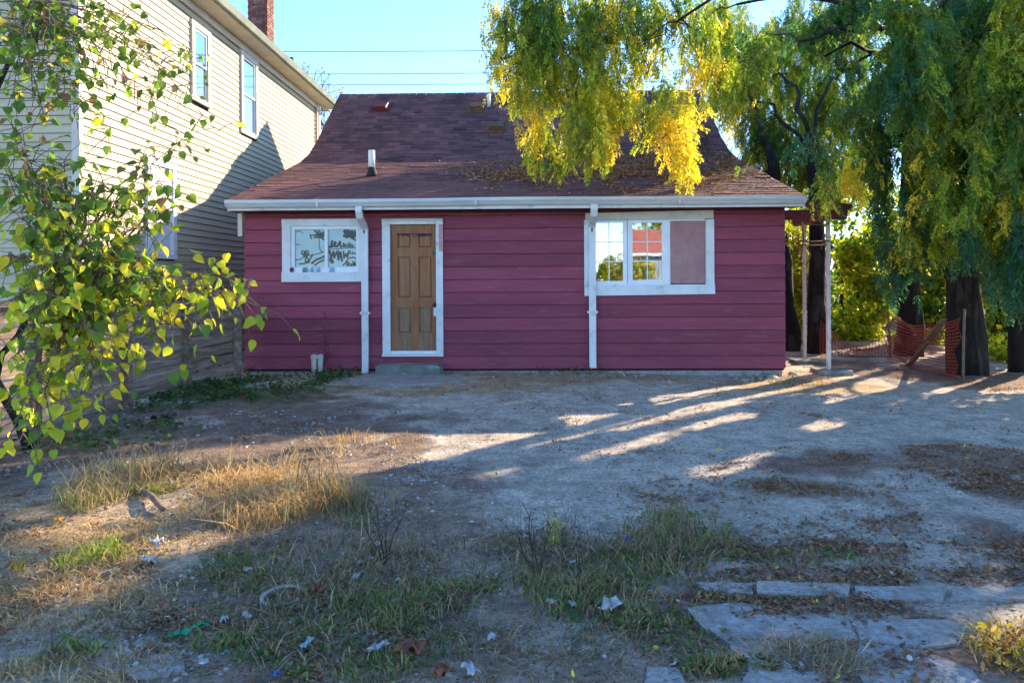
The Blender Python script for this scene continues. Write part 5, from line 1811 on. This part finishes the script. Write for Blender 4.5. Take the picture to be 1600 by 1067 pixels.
# ivy along the fence and the wall
parts = []
for (u, v, ru, rv, n, sz) in ((390, 605, 110, 16, 2600, 0.05), (330, 600, 60, 22, 1100, 0.055), (300, 628, 50, 14, 500, 0.055), (470, 600, 50, 14, 600, 0.05), (520, 588, 30, 6, 220, 0.06), (230, 680, 60, 16, 250, 0.06), (110, 690, 60, 12, 200, 0.06), (900, 580, 60, 4, 160, 0.05), (350, 575, 40, 10, 300, 0.06)):
    P = spread(u, v, ru, rv, n)
    k = len(P)
    P[:, 2] += rng.random(k) * 0.11 * (0.3 + fbm(P[:, 0] * 3, P[:, 1] * 3)) + 0.01
    parts.append(leaves(P, rdir(k) * (1, 1, 0.35), rng.normal(size=(k, 3)) * 0.4 + (0, -0.2, 1), sz * rng.uniform(0.6, 1.2, k), sz * 0.8, pick([(4, (0.09, 0.17, 0.05)), (3, (0.06, 0.12, 0.045)), (1.5, (0.15, 0.23, 0.07)), (1.2, BROWN)], k), OVAL))
v, q, c = joinq(parts)
o = link('ivy', quadmesh('ivy', v, q, c), M['leaf'])
tag(o, 'dark green ground ivy at the foot of the fence and left wall', 'ivy')
o['kind'] = 'stuff'

# leaf litter
FALL = [(4, BROWN), (3, RUSSET), (2, (0.33, 0.21, 0.11)), (1, (0.12, 0.08, 0.055)), (0.12, GOLD)]
parts = []
for (u, v, ru, rv, n) in ((1480, 715, 130, 20, 2600), (1570, 755, 70, 34, 1500), (1330, 718, 100, 14, 1500), (1260, 765, 80, 12, 900), (1250, 860, 170, 18, 1900), (1420, 905, 200, 14, 1900), (1550, 850, 70, 36, 1000), (1500, 990, 70, 50, 900),
                          (1220, 935, 170, 10, 1500), (1440, 580, 150, 10, 1500), (1300, 568, 70, 7, 700), (1560, 605, 60, 10, 500), (1300, 650, 280, 40, 900), (700, 610, 200, 12, 700), (980, 592, 220, 8, 900), (600, 900, 350, 80, 900),
                          (150, 850, 200, 80, 900), (1300, 800, 280, 90, 900), (1000, 720, 350, 60, 350), (300, 690, 250, 40, 400), (1250, 595, 60, 8, 500), (1350, 980, 120, 60, 350), (1500, 820, 100, 20, 500), (1100, 700, 500, 90, 3500), (800, 640, 500, 40, 1800), (1250, 850, 380, 160, 3500), (300, 720, 320, 70, 2500), (600, 960, 550, 110, 4500), (1300, 985, 260, 60, 1400), (1200, 955, 180, 8, 700)):
    P = spread(u, v, ru, rv, int(n * 2.6))
    k = len(P)
    P[:, 2] += 0.004 + 0.014 * rng.random(k)
    L_ = 0.008 + 0.03 * rng.random(k) ** 2.5
    parts.append(leaves(P, rdir(k) * (1, 1, 0.25), rng.normal(size=(k, 3)) * 0.45 + (0, 0, 1), L_, L_ * rng.uniform(0.3, 0.7, k), pick(FALL, k), OVAL))
v, q, c = joinq(parts)
o = link('fallen_leaves', quadmesh('fallen_leaves', v, q, c), M['litter'])
tag(o, 'small brown fallen leaves in drifts across the yard', 'leaves')
o['kind'] = 'stuff'

# twigs and pale crumbs lying about
parts = []
for (u, v, ru, rv, n) in ((650, 930, 450, 110, 900), (300, 830, 300, 120, 600), (1250, 860, 350, 120, 500), (900, 700, 500, 70, 300), (1300, 620, 250, 40, 250)):
    P = spread(u, v, ru, rv, n)
    k = len(P)
    P[:, 2] += 0.008 + 0.01 * rng.random(k)
    parts.append(leaves(P, rdir(k) * (1, 1, 0.12), rng.normal(size=(k, 3)) * 0.3 + (0, 0, 1), 0.03 + 0.15 * rng.random(k) ** 2, rng.uniform(0.003, 0.007, k), pick([(2, (0.1, 0.07, 0.05)), (2, (0.3, 0.22, 0.15)), (1, (0.46, 0.38, 0.28))], k), DIAMOND))
for (u, v, ru, rv, n) in ((650, 960, 450, 90, 420), (250, 880, 250, 120, 260), (420, 680, 300, 40, 120), (1000, 900, 250, 80, 120), (1300, 960, 250, 60, 90)):
    P = spread(u, v, ru, rv, n)
    k = len(P)
    P[:, 2] += 0.01 + 0.01 * rng.random(k)
    L_ = 0.008 + 0.022 * rng.random(k) ** 2
    parts.append(leaves(P, rdir(k) * (1, 1, 0.3), rng.normal(size=(k, 3)) * 0.4 + (0, 0, 1), L_, L_ * rng.uniform(0.5, 0.9, k), pick([(3, (0.6, 0.57, 0.52)), (2, (0.45, 0.4, 0.34)), (0.5, (0.35, 0.5, 0.55)), (0.4, RUSSET)], k), OVAL))
v, q, c = joinq(parts)
o = link('yard_debris', quadmesh('yard_debris', v, q, c), M['litter'])
tag(o, 'broken twigs and pale crumbs of rubbish strewn over the yard', 'debris')
o['kind'] = 'stuff'

# leaves lying on the roof
parts = []


def roofleaf(a, b, n, sa, sb):
    aa, bb = rng.normal(a, sa, n), rng.normal(b, sb, n)
    k = (aa < RA1 - 0.05) & (bb > -0.4) & (bb < 5.6) & (fbm(aa * 3, bb * 2.2 + 8, 3) > rng.uniform(0.3, 0.62, n))
    aa, bb = aa[k], bb[k]
    zz = np.array([roofz(b_) for b_ in bb]) + 0.016 + 0.02 * rng.random(len(bb))
    P = np.array([tuple(hw(x, y, z)) for x, y, z in zip(aa, bb, zz)])
    m = len(P)
    L_ = rng.uniform(0.03, 0.07, m)
    return leaves(P, rdir(m) * (1, 1, 0.3), rng.normal(size=(m, 3)) * 0.35 + (0, -0.3, 1), L_, L_ * 0.5, pick([(4, (0.42, 0.2, 0.09)), (3, (0.5, 0.29, 0.14)), (2, BROWN), (1, RUSSET)], m), OVAL)


for (a, b, n, sa, sb) in ((3.0, 2.2, 5600, 0.9, 0.9), (3.6, 3.3, 3400, 0.5, 0.7), (1.8, 1.3, 3800, 0.9, 0.5), (0.2, 1.6, 2600, 0.55, 0.4), (0.0, 2.6, 500, 0.6, 0.4), (1.0, 0.8, 700, 0.8, 0.4), (2.4, 0.4, 600, 1.2, 0.4)):
    parts.append(roofleaf(a, b, int(n * 1.5), sa, sb))
v, q, c = joinq(parts)
o = link('roof_leaves', quadmesh('roof_leaves', v, q, c), M['litter'])
tag(o, 'rust brown leaves lying on the right half of the roof', 'leaves')
o['kind'] = 'stuff'

# pebbles
cube = np.array([(-1, -1, -1), (1, -1, -1), (1, 1, -1), (-1, 1, -1), (-.6, -.6, 1), (.6, -.6, 1), (.6, .6, 1), (-.6, .6, 1)], float)
cf = np.array([(0, 3, 2, 1), (4, 5, 6, 7), (0, 1, 5, 4), (1, 2, 6, 5), (2, 3, 7, 6), (3, 0, 4, 7)])
parts = []
for (u, v, ru, rv, n, sz) in ((900, 690, 600, 90, 2600, 0.008), (600, 760, 400, 80, 1800, 0.009), (300, 690, 300, 50, 700, 0.011), (1300, 800, 350, 150, 1500, 0.008), (700, 950, 600, 110, 2200, 0.008), (200, 900, 250, 120, 900, 0.008), (1050, 590, 200, 6, 200, 0.02), (560, 592, 60, 5, 60, 0.02)):
    P = spread(u, v, ru, rv, n * 3)
    k = len(P)
    a = rng.uniform(0, 6.3, k)
    s3 = sz * (0.3 + 1.6 * rng.random((k, 1)) ** 3) * np.stack([rng.uniform(0.7, 1.3, k), rng.uniform(0.7, 1.3, k), rng.uniform(0.4, 0.8, k)], 1)
    W = cube[None] * s3[:, None, :] * rng.uniform(0.8, 1.2, (k, 8, 3))
    ca, sa = np.cos(a)[:, None], np.sin(a)[:, None]
    W = np.stack([W[..., 0] * ca - W[..., 1] * sa, W[..., 0] * sa + W[..., 1] * ca, W[..., 2]], -1) + P[:, None, :]
    parts.append((W.reshape(-1, 3), ((np.arange(k) * 8)[:, None, None] + cf[None]).reshape(-1, 4), np.ones((k * 8, 3))))
v, q, c = joinq(parts)
o = link('pebbles', quadmesh('pebbles', v, q), M['pebble'])
tag(o, 'loose grey pebbles scattered over the yard', 'pebbles')
o['kind'] = 'stuff'

# ------------------------------------------------------------------ broken concrete in the foreground
def slab(pts2, z1, thick=0.08, lift=0.006):
    """polygon given in picture coordinates, edges roughened"""
    w = [np.array(G(*p)[:2]) for p in pts2]
    cc_ = np.mean(w, 0)
    w = [cc_ + (p - cc_) * (1 - 0.0035 / np.linalg.norm(p - cc_)) for p in w]
    out = []
    for i in range(len(w)):
        a, b = np.array(w[i]), np.array(w[(i + 1) % len(w)])
        ln = np.linalg.norm(b - a)
        k = max(1, int(ln / 0.05))
        nn = np.array((-(b - a)[1], (b - a)[0])) / (ln + 1e-9)
        for j in range(k):
            out.append(a + (b - a) * j / k + nn * (rng.normal() * 0.005 if j else 0))
    ar = sum(out[i][0] * out[(i + 1) % len(out)][1] - out[(i + 1) % len(out)][0] * out[i][1] for i in range(len(out)))
    if ar < 0:
        out = out[::-1]
    c = np.mean(out, 0)
    z = max(gz1(p[0], p[1]) for p in out) * 0.5 + gz1(c[0], c[1]) * 0.5 + lift
    return MB().prism([tuple(p) for p in out], z - thick, z)


pv_ = bpy.data.objects.new('pavement', None)
COL.objects.link(pv_)
pv_['kind'] = 'structure'
for k, (poly, z1) in enumerate((
        ([(1072, 955), (1140, 946), (1230, 950), (1330, 972), (1342, 1003), (1250, 1001), (1180, 1005), (1120, 997), (1095, 985)], 0.02),
        ([(1330, 972), (1400, 968), (1480, 972), (1530, 985), (1520, 1003), (1440, 1017), (1370, 1006), (1342, 1003)], 0.024),
        ([(1120, 997), (1180, 1005), (1250, 1001), (1342, 1003), (1334, 1043), (1250, 1048), (1168, 1040)], 0.016),
        ([(1342, 1003), (1370, 1006), (1440, 1017), (1520, 1050), (1448, 1068), (1334, 1043)], 0.02),
        ([(1168, 1040), (1250, 1048), (1334, 1043), (1350, 1076), (1340, 1110), (1150, 1110)], 0.02),
        ([(1334, 1043), (1448, 1068), (1520, 1050), (1580, 1110), (1340, 1110), (1350, 1076)], 0.017),
        ([(1010, 1042), (1060, 1044), (1075, 1075), (1080, 1110), (1000, 1110)], 0.014))):
    slab(poly, z1).build('slab', M['concrete'], pv_)
for k, poly in enumerate(([(1085, 912), (1180, 914), (1178, 932), (1100, 926)], [(1183, 914), (1330, 918), (1328, 938), (1182, 933)], [(1334, 919), (1480, 924), (1476, 940), (1333, 938)], [(1486, 923), (1700, 920), (1700, 938), (1484, 941)])):
    slab(poly, 0.035, 0.12, 0.014).build('kerb_stone', M['concrete'], pv_)
slab([(150, 1030), (220, 1018), (285, 1030), (290, 1052), (230, 1062), (160, 1055)], 0.012).build('slab', M['concrete'], pv_)
slab([(60, 1020), (110, 1012), (130, 1022), (90, 1030)], 0.01).build('slab', M['concrete'], pv_)


# ------------------------------------------------------------------ orange netting, stakes and planks
def net(name, label, a, b, h, sag, cell=0.055, w=0.009, drop=None):
    """plastic mesh strip between ground points a and b"""
    a, b = np.array(a[:2]), np.array(b[:2])
    L = np.linalg.norm(b - a)
    nx_, nz_ = int(L / cell), int(h / cell)
    d_ = (b - a) / L
    nr_ = np.array((-d_[1], d_[0]))

    def S(i, j):
        t = i / nx_
        top = h * (1 - sag * math.sin(math.pi * t)) + (drop or 0) * t
        z = top * j / nz_
        p = a + d_ * L * t + nr_ * (0.04 * math.sin(t * 9 + j * 0.35) + 0.03 * math.sin(j * 0.9 + t * 4))
        return Vector((p[0], p[1], gz1(p[0], p[1]) + 0.01 + z))
    P = [[S(i, j) for j in range(nz_ + 1)] for i in range(nx_ + 1)]
    V, Q = [], []

    def strip(p, q, off):
        n = len(V)
        V.extend([tuple(p - off), tuple(q - off), tuple(q + off), tuple(p + off)])
        Q.append((n, n + 1, n + 2, n + 3))
    for i in range(nx_ + 1):
        for j in range(nz_):
            strip(P[i][j], P[i][j + 1], Vector((d_[0], d_[1], 0)) * w * 0.5)
    for j in range(nz_ + 1):
        for i in range(nx_):
            strip(P[i][j], P[i + 1][j], Vector((0, 0, w * 0.65)))
    o = link(name, quadmesh(name, np.array(V), np.array(Q)), M['net'])
    so = o.modifiers.new('thickness', 'SOLIDIFY')
    so.thickness = 0.003
    tag(o, label, 'netting')
    return o


nA, nB_ = (6.95, 13.25), (6.86, 10.95)
net('safety_netting', 'orange plastic safety netting stretched between the two dark trunks', nA, nB_, 0.95, 0.22)
net('safety_netting', 'crumpled orange safety netting sagging beside the nearer porch post', (6.15, 14.2), (7.4, 13.9), 0.72, 0.55, drop=-0.2)
for (x, y, h, tilt, lab) in ((6.9, 10.9, 1.1, 0.03, 'thin wooden stake at the right end of the orange netting'), (7.42, 13.95, 0.9, -0.05, 'thin wooden stake where the sagging netting ends')):
    z = gz1(x, y)
    o = MB().tube([(0, 0, -0.2), (tilt * h * 0.5, 0, h * 0.5), (tilt * h, 0, h)], [0.022, 0.02, 0.018], 6).build('stake', M['stick'], None, (x, y, z))
    tag(o, lab, 'stake')
for (u0, v0, u1, v1, Y0, Y1, lab) in ((1422, 570, 1474, 500, 12.0, 11.0, 'long grey plank leaning against the orange netting'), (1418, 572, 1450, 535, 11.9, 11.3, 'shorter stick leaning low against the orange netting')):
    a = G(u0, v0)
    b = at(u1, v1, Y1)
    o = MB().bar(Vector(a) - Vector(a), Vector(b) - Vector(a), 0.09 if 'plank' in lab else 0.04, 0.025).build('leaning_plank', M['stick'], None, a + (0, 0, 0.01))
    tag(o, lab, 'plank')
# stones at the cottage corner
for (u, v, s_, lab) in ((1208, 592, 0.13, 'pale broken stone at the right corner of the cottage'), (1240, 586, 0.09, 'small stone beside the nearer porch post footing'), (1165, 595, 0.08, 'small pale rock near the cottage corner'), (930, 577, 0.07, 'rock at the foot of the right downspout')):
    p = G(u, v)
    m = MB()
    m.tube([(0, 0, -0.3), (0.1, 0, 0.1), (0.0, 0.05, 0.45), (-0.1, 0, 0.6)], [0.8, 1.0, 0.75, 0.25], 9, True, 0.35)
    o = m.build('stone', M['concrete'], None, p, (0, 0, rng.uniform(0, 6)))
    o.scale = (s_, s_ * 0.8, s_ * 0.8)
    tag(o, lab, 'stone')

# dead red weed at the wall
wr = MB()
b = Vector((-2.97, 11.15, gz1(-2.97, 11.15)))
for k in range(7):
    e = Vector((rng.normal() * 0.12, rng.normal() * 0.05, rng.uniform(0.3, 0.95) if k else 0.98))
    if k == 0:
        e = Vector((0.03, -0.02, 0.95))
    c = curve((0, 0, -0.02), e, (0.03, 0, 0.02), 6, 0.012)
    wr.tube(c, [0.007 - 0.0008 * i for i in range(7)], 5, False)
    for j in range(2, 7):
        p = Vector(c[j])
        wr.tube([p, p + Vector((rng.normal() * 0.05, rng.normal() * 0.03, 0.04))], [0.004, 0.009], 5)
o = wr.build('dead_weed', M['redstem'], None, b)
tag(o, 'dead reddish weed stalk standing against the wall under the left window', 'weed')
# dark stalks in the foreground
for (u, v, h, lab) in ((845, 905, 0.42, 'tall bare dark weed left of the yellow flower spike in the foreground'), (600, 880, 0.38, 'thin bare dark weed left of centre in the foreground')):
    p = G(u, v)
    m = MB()
    for k in range(5):
        e = np.array((rng.normal() * 0.13, rng.normal() * 0.1, h * rng.uniform(0.5, 1.05)))
        c = curve((0, 0, -0.02), e, (0, 0, 0.03), 5, 0.012)
        m.tube(c, [0.004 - 0.0005 * i for i in range(6)], 4, False)
        for j in (2, 3, 4):
            q = Vector(c[j])
            m.tube([q, q + Vector((rng.normal() * 0.06, rng.normal() * 0.04, 0.06))], [0.002, 0.001], 3, False)
    o = m.build('dead_weed', M['twig'], None, p)
    tag(o, lab, 'weed')
p = G(866, 858)
k = 60
Pq = np.stack([rng.normal(0, 0.02, k), rng.normal(0, 0.02, k), rng.uniform(0.0, 0.2, k)], 1)
v, q, c = leaves(Pq, rdir(k) + (0, 0, 0.8), rdir(k), 0.035, 0.011, pick([(2, (0.34, 0.36, 0.1)), (1, (0.5, 0.45, 0.12))], k), OVAL)
fs = empty('flower_spike', p)
tag(fs, 'small yellow green plant spike in the foreground weeds', 'plant')
link('foliage', quadmesh('foliage', v, q, c), M['leaf'], fs)['kind'] = 'stuff'
MB().tube([(0, 0, -0.03), (0.005, 0, 0.1), (0, 0, 0.22)], [0.005, 0.004, 0.002], 6).build('stem', M['paletwig'], fs)
# golden leafy clump at the bottom right corner
p = G(1592, 1040)
yw = empty('yellowed_weed', p)
tag(yw, 'yellowed leafy weed at the bottom right corner of the yard', 'plant')
k = 520
Pq = rdir(k) * rng.random((k, 1)) ** 0.5 * (0.2, 0.15, 0.07) + (0, 0, 0.075)
v, q, c = leaves(Pq, rdir(k) + (0, 0, 0.3), rdir(k) + (0, 0, 0.6), rng.uniform(0.018, 0.048, k), rng.uniform(0.008, 0.018, k), pick([(3, (0.56, 0.4, 0.12)), (1.5, GOLD), (3, STRAW), (1.5, RUSSET), (0.4, LIME), (2, BROWN)], k), OVAL)
link('foliage', quadmesh('foliage', v, q, c), M['leaf'], yw)['kind'] = 'stuff'
for j in range(9):
    m = MB()
    m.tube(curve((0, 0, -0.02), Pq[j * 7], (0, 0, 0.03), 4, 0.01), [0.004, 0.0035, 0.003, 0.002, 0.0015], 5, False)
    m.build('stem', M['paletwig'], yw)

# ------------------------------------------------------------------ litter
def scrap(name, label, u, v, w, h, mat, lift=0.025, group=None, cat='litter', rot=None):
    p = G(u, v)
    k = 5
    a = rng.uniform(0, 6.3) if rot is None else rot
    out = []
    ph_ = rng.uniform(0, 6, 4)
    for i in range(k + 1):
        r_ = []
        for j in range(k + 1):
            x = (i / k - 0.5) * w * (1 + 0.25 * math.sin(j * 1.3 + ph_[0]))
            y = (j / k - 0.5) * h * (1 + 0.25 * math.sin(i * 1.7 + ph_[1]))
            z = lift * (0.5 + 0.5 * math.sin(i * 1.9 + ph_[2]) * math.cos(j * 1.6 + ph_[3])) + 0.008
            r_.append((x * math.cos(a) - y * math.sin(a), x * math.sin(a) + y * math.cos(a), z))
        out.append(r_)
    o = MB().sheet(out).build(name, M[mat], None, p + (0, 0, 0.01))
    so = o.modifiers.new('thickness', 'SOLIDIFY')
    so.thickness = 0.002
    return tag(o, label, cat, group)


M['brownleaf'] = pmat('big_brown_leaf', (0.2, 0.06, 0.03), (0.28, 0.11, 0.05), scale=20, rough=0.7)
M['yellowleaf'] = pmat('big_yellow_leaf', (0.6, 0.36, 0.03), (0.5, 0.24, 0.02), scale=20, rough=0.6)
# worn oval plastic ring
rg = MB()
p = G(442, 938)
ring = [(0.095 * math.cos(t), 0.075 * math.sin(t), 0.018 + 0.014 * math.sin(t + 0.5)) for t in np.linspace(0.35, 5.9, 22)]
rg.tube(ring, [0.004 + 0.007 * math.sin(math.pi * i / 21) for i in range(22)], 8, True, 0.2)
o = rg.build('plastic_ring', M['dirtyplastic'], None, p + (0, 0, 0.005))
tag(o, 'worn white oval plastic ring lying in the left foreground', 'litter')
# broken branch pieces
for (u0, v0, u1, v1, r, lab) in ((205, 762, 255, 803, 0.016, 'short thick grey branch lying behind the dry grass at left'), (1010, 760, 1060, 752, 0.004, 'thin twig on the pale gravel right of centre')):
    a, b = G(u0, v0), G(u1, v1)
    c = curve((0, 0, r), b - a + (0, 0, r), (0.0, 0, 0.02), 5, 0.006)
    o = MB().tube(c, [r * 0.6, r * 0.8, r, r * 1.15, r * 1.2, r], 8, True, 0.2).build('fallen_branch', M['stick'], None, a + (0, 0, 0.012))
    tag(o, lab, 'branch')
scrap('torn_cardboard', 'large torn white card lying right of centre in the foreground weeds', 955, 955, 0.13, 0.075, 'paper', 0.04)
scrap('paper_wrapper', 'pinkish white crumpled wrapper in the sunlit left foreground', 245, 857, 0.08, 0.06, 'paper', 0.05)
scrap('paper_wrapper', 'white twisted tissue just below the crumpled wrapper at left', 232, 884, 0.09, 0.03, 'paper', 0.04)
scrap('brown_leaf', 'big curled reddish brown leaf near the bottom centre', 640, 1028, 0.1, 0.07, 'brownleaf', 0.06, cat='leaf', rot=0.3)
scrap('brown_leaf', 'dark red leaf at the left of the foreground grass', 497, 930, 0.07, 0.05, 'brownleaf', 0.04, cat='leaf')
scrap('brown_leaf', 'reddish brown leaf at the bottom edge right of the big curled leaf', 690, 1062, 0.06, 0.05, 'brownleaf', 0.05, cat='leaf')
scrap('brown_leaf', 'upright tan leaf at the bottom edge left of centre', 528, 1050, 0.05, 0.04, 'stick', 0.06, cat='leaf')
scrap('brown_leaf', 'reddish leaf beside the yellowed weed at bottom right', 1560, 1020, 0.07, 0.05, 'brownleaf', 0.05, cat='leaf')
scrap('yellow_leaf', 'bright orange yellow leaf at the left edge of the foreground', 28, 897, 0.06, 0.05, 'yellowleaf', 0.05, cat='leaf')
scrap('yellow_leaf', 'yellow leaf on the sunlit soil at far left', 90, 818, 0.055, 0.045, 'yellowleaf', 0.02, cat='leaf')
scrap('green_strip', 'green plastic strip in the lower left foreground', 295, 995, 0.14, 0.025, 'greenplastic', 0.03, rot=0.9)
scrap('blue_cap', 'small bright blue scrap in the green grass right of centre', 980, 850, 0.035, 0.03, 'blueplastic', 0.03)
scrap('blue_cap', 'small bright blue scrap at the bottom edge left of centre', 430, 1063, 0.03, 0.02, 'blueplastic', 0.02)
scrap('pale_blue_wrapper', 'pale blue wrapper at the lower left beside the foreground grass', 480, 1014, 0.07, 0.02, 'lightblue', 0.02)
scrap('white_cup_shard', 'flat pale square shard at the bottom left', 318, 1044, 0.035, 0.03, 'paper', 0.02)
scrap('white_strip', 'long white paper strip near the bottom centre', 590, 1022, 0.09, 0.022, 'paper', 0.03, rot=0.8)
scrap('dark_rag', 'dark grey rag on the soil near the fence', 258, 657, 0.22, 0.14, 'wire', 0.06)
for (u, v, w, lab) in (
        (557, 908, 0.06, 'largest white scrap in the weeds left of centre'), (590, 857, 0.05, 'white scrap uppermost in the weeds left of centre'), (580, 880, 0.04, 'pale scrap between two others in the weeds left of centre'),
        (562, 886, 0.035, 'small bluish scrap above the largest white scrap'), (622, 914, 0.035, 'small pale scrap right of the largest white scrap'), (620, 946, 0.045, 'pale blue scrap in the green grass left of centre'),
        (820, 845, 0.04, 'white scrap on the gravel edge just left of the yellow spike'), (895, 886, 0.04, 'white scrap right of the yellow spike'), (862, 948, 0.045, 'white scrap left of the large torn card'), (895, 952, 0.055, 'flat white scrap touching the left of the large torn card'),
        (385, 970, 0.07, 'long white scrap below the oval plastic ring'), (350, 976, 0.04, 'short white scrap at lower left of the oval ring'), (388, 897, 0.045, 'white scrap above the oval plastic ring'),
        (605, 803, 0.04, 'white scrap at the upper edge of the dark weeds left of centre'), (735, 1055, 0.11, 'large crumpled pale paper at the bottom edge of the picture'), (768, 1004, 0.065, 'pale paper scrap right of the big curled leaf'),
        (660, 757, 0.045, 'white scrap on gravel behind the weeds left of centre'), (770, 792, 0.035, 'white scrap on the open gravel near the centre')):
    scrap('paper_scrap', lab, u, v, w * rng.uniform(0.7, 0.95), w * rng.uniform(0.35, 0.65), 'lightblue' if 'blu' in lab else 'paper', 0.02, 'paper scraps in the foreground')
for (u, v, w, lab) in ((460, 655, 0.05, 'white chip on dark soil below the left window'), (395, 655, 0.04, 'white chip on dark soil below the ivy'), (490, 665, 0.045, 'white chip on dark soil left of the path slab'), (288, 692, 0.04, 'white chip on dark soil right of the dark rag'),
                       (210, 640, 0.04, 'white chip by the fence foot'), (30, 735, 0.055, 'white chip at the left edge of the yard')):
    scrap('white_chip', lab, u, v, w, w * 0.5, 'paper', 0.02, 'white chips on the soil')
scrap('white_chip', 'white chip alone on the pale gravel right of centre', 990, 716, 0.05, 0.03, 'paper', 0.015)
scrap('white_chip', 'white chip on the gravel in front of the porch posts', 1218, 628, 0.06, 0.04, 'paper', 0.015)

# ------------------------------------------------------------------ across the street, seen only as a reflection in the panes
gb = empty('garage', (7.6, -15.5, 0))
tag(gb, 'blue grey garage with red roof reflected in the right window', 'garage')
m = MB()
for i in range(22):
    m.box(-2.3 + i * 0.23, -2.3 + i * 0.23 + 0.21, -0.03, 0.0, 0, 2.7)
m.box(-2.32, 2.78, -4, -0.03, 0, 2.72)
m.build('wall', M['garage'], gb)
MB().quadbox([(-2.6, 0.3, 2.72), (3.0, 0.3, 2.72), (3.0, -2.2, 4.1), (-2.6, -2.2, 4.1), (-2.6, 0.3, 2.82), (3.0, 0.3, 2.82), (3.0, -2.2, 4.2), (-2.6, -2.2, 4.2)]).build('roof', M['redroof'], gb)
MB().box(-2.6, 3.0, 0.3, 0.36, 2.66, 2.8).build('fascia', M['vinyl'], gb)
for (x, y, lab) in ((4.6, -15, 'yellow tree left of the reflected garage'), (8.5, -19, 'yellow tree above the reflected garage')):
    leafy('street_tree', lab, (x, y, 0), 5, [((x, y, 1.7 + (y < -16) * 2.6), (1.6 + (y < -16) * 2, 1.2, 1.2), 2600), ((x - 0.5, y, 1.2 + (y < -16) * 3), (1.4, 1.0, 0.9), 1600)], 0.2, YG + [(2, AMBER)], sunny=False, group='trees across the street')
